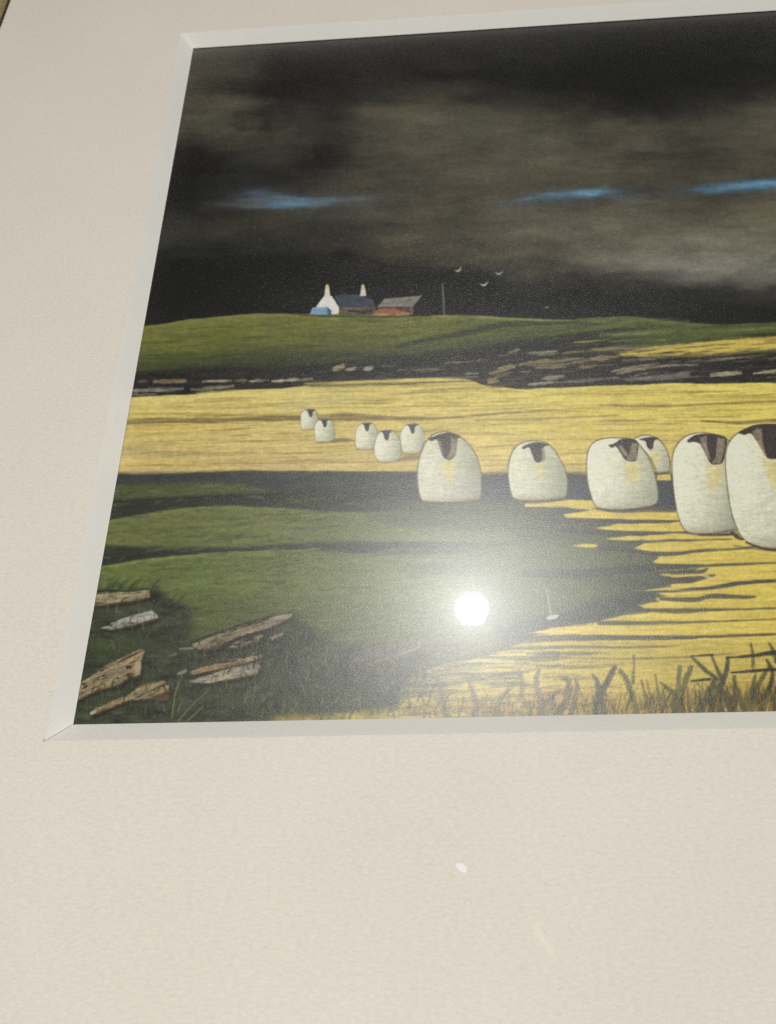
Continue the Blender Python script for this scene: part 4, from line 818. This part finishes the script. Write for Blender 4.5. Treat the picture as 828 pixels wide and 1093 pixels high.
# ------------------------------------------------------------------ mount card with its bevelled window
mount = empty('mount_board', (X0-BW, Y0-BW, 0))
tag(mount, 'wide cream picture mount with a white sloping inner edge round the print', 'picture mount')
ox, oy = X0-BW, Y0-BW
def local(P): return [(x-ox, y-oy, z) for x, y, z in P]
e = .004
A = [(FX0-e, FY0-e), (FX1+e, FY0-e), (FX1+e, FY1+e), (FX0-e, FY1+e)]
B = [(X0-BW, Y0-BW), (X1+BW, Y0-BW), (X1+BW, Y1+BW), (X0-BW, Y1+BW)]
Cc = [(X0, Y0), (X1, Y0), (X1, Y1), (X0, Y1)]
V = [(x, y, 0) for x, y in A]+[(x, y, 0) for x, y in B]+[(x, y, -BD) for x, y in A]
F = [[i, (i+1) % 4, 4+(i+1) % 4, 4+i] for i in range(4)]+[[8+i, 8+(i+1) % 4, (i+1) % 4, i] for i in range(4)]
face_card = mesh_obj('card_face', local(V), F, M_card, mount)
for i in range(4):
    j = (i+1) % 4; n = 24; V = []; 
    for k in range(n+1):
        t = k/n
        for (P, z) in ((B, 0.0), (Cc, -BD)):
            x = P[i][0]*(1-t)+P[j][0]*t; y = P[i][1]*(1-t)+P[j][1]*t
            V.append((x, y, z))
    # a thin foot that closes the cut down to the sheet
    mesh_obj('bevel', local(V), [[2*k, 2*k+2, 2*k+3, 2*k+1] for k in range(n)], M_core, mount)
# knife line in the lower left mitre, with its small overcut
bl0 = np.array([X0-BW, Y0-BW, 0.0]); bl1 = np.array([X0, Y0, -BD]); dirv = bl1-bl0
s = np.array([1, -1, 0])*.00008; nrm = np.array([BD, BD, 2*BW]); nrm = nrm/np.linalg.norm(nrm)*.00012
a = bl0-np.array([.0001, .0001, 0]); b_ = bl1+np.array([.00004, .00004, 0])
mesh_obj('cut_line', local([tuple(a+nrm-s*.5), tuple(a+nrm+s*.5), tuple(b_+nrm+s*.3), tuple(b_+nrm-s*.3)]), [[0, 1, 2, 3]], M_cut, mount)
a = bl0+np.array([-.00035, -.0002, .00004])
mesh_obj('cut_line', local([tuple(a), tuple(a+[.00016, -.00008, 0]), tuple(a+[.00016, .0008, 0]), tuple(a+[0.00006, .0008, 0])]), [[0, 1, 2, 3]], M_cut, mount)
# rubbed pale mark on the card
P = [to_plane(x, y, .00003) for x, y in ((568, 984), (574, 984), (580, 998), (590, 1010), (592, 1022), (586, 1020), (577, 1006), (570, 996))]
mesh_obj('rubbed_mark', local([tuple(p) for p in P]), [list(range(8))[::-1]], M_smear, mount)

# ------------------------------------------------------------------ fleck, glass, frame, backing, table
ZF = .00004; pf = to_plane(491, 926, ZF)
V = []; rr = np.random.RandomState(3); n = 12
ring = [(485.5, 921.5), (489, 921), (493, 921.5), (497, 924), (498.5, 927), (497.5, 931), (494, 932), (490.5, 930), (487, 926.5)]
for zz, k in ((0.0, 1.0), (.00004, .9), (.00006, .45)):
    for x, y in ring:
        p = to_plane(491.5+(x-491.5)*k, 926+(y-926)*k, ZF); V.append((p[0]-pf[0], p[1]-pf[1], zz))
nR = len(ring); F = [[r*nR+i, r*nR+(i+1) % nR, (r+1)*nR+(i+1) % nR, (r+1)*nR+i] for r in range(2) for i in range(nR)]+[[2*nR+i for i in range(nR)]]
fl = mesh_obj('paper_fleck', V, [f[::-1] for f in F], M_fleck, None); fl.location = Vector(pf)
tag(fl, 'tiny white fleck lying on the cream mount below the print', 'fleck')

def box_mesh(name, x0, x1, y0, y1, z0, z1, mat, parent=None):
    cx, cy = (x0+x1)/2, (y0+y1)/2
    V = [(x-cx, y-cy, z-z0) for z in (z0, z1) for x, y in ((x0, y0), (x1, y0), (x1, y1), (x0, y1))]
    o = mesh_obj(name, V, [[3, 2, 1, 0], [4, 5, 6, 7], [0, 1, 5, 4], [1, 2, 6, 5], [2, 3, 7, 6], [3, 0, 4, 7]], mat, parent); o.location = (cx, cy, z0); return o
g = box_mesh('glass_pane', FX0-.003, FX1+.003, FY0-.003, FY1+.003, .0002, ZG, M_glass)
tag(g, 'clear picture glass over the mount, catching the round glare of a lamp', 'glass pane')

frame = empty('picture_frame', (FX0, FY0, -.012))
tag(frame, 'olive gilt picture frame, a sliver at the top left corner', 'picture frame')
prof = [(0.0, .0016), (-.0004, .0030), (-.0022, .0042), (-.006, .0062), (-.011, .0075), (-.016, .0066), (-.0185, .004), (-.019, -.012), (-.012, -.012), (-.012, -.0045), (-.0045, -.0045), (-.0045, .0019)]
cor = [(FX0, FY0, -1, -1), (FX1, FY0, 1, -1), (FX1, FY1, 1, 1), (FX0, FY1, -1, 1)]
for i in range(4):
    V = []; n = len(prof)
    for (x, y, sx, sy) in (cor[i], cor[(i+1) % 4]):
        for (o_, z) in prof: V.append((x+(-o_)*sx-FX0, y+(-o_)*sy-FY0, z+.012))
    mesh_obj('moulding', V, [[k, (k+1) % n, n+(k+1) % n, n+k] for k in range(n)]+[list(range(n))[::-1], list(range(n, 2*n))], M_frame, frame)
bb_ = box_mesh('backing_board', FX0-.003, FX1+.003, FY0-.003, FY1+.003, ZP-.004, ZP-.0004, M_back, frame)
bb_.location = Vector(bb_.location)-Vector((FX0, FY0, -.012))
tb = box_mesh('table_top', -.9, 1.1, -.7, 1.0, -.045, -.0122, M_table); tag(tb, kind='structure')
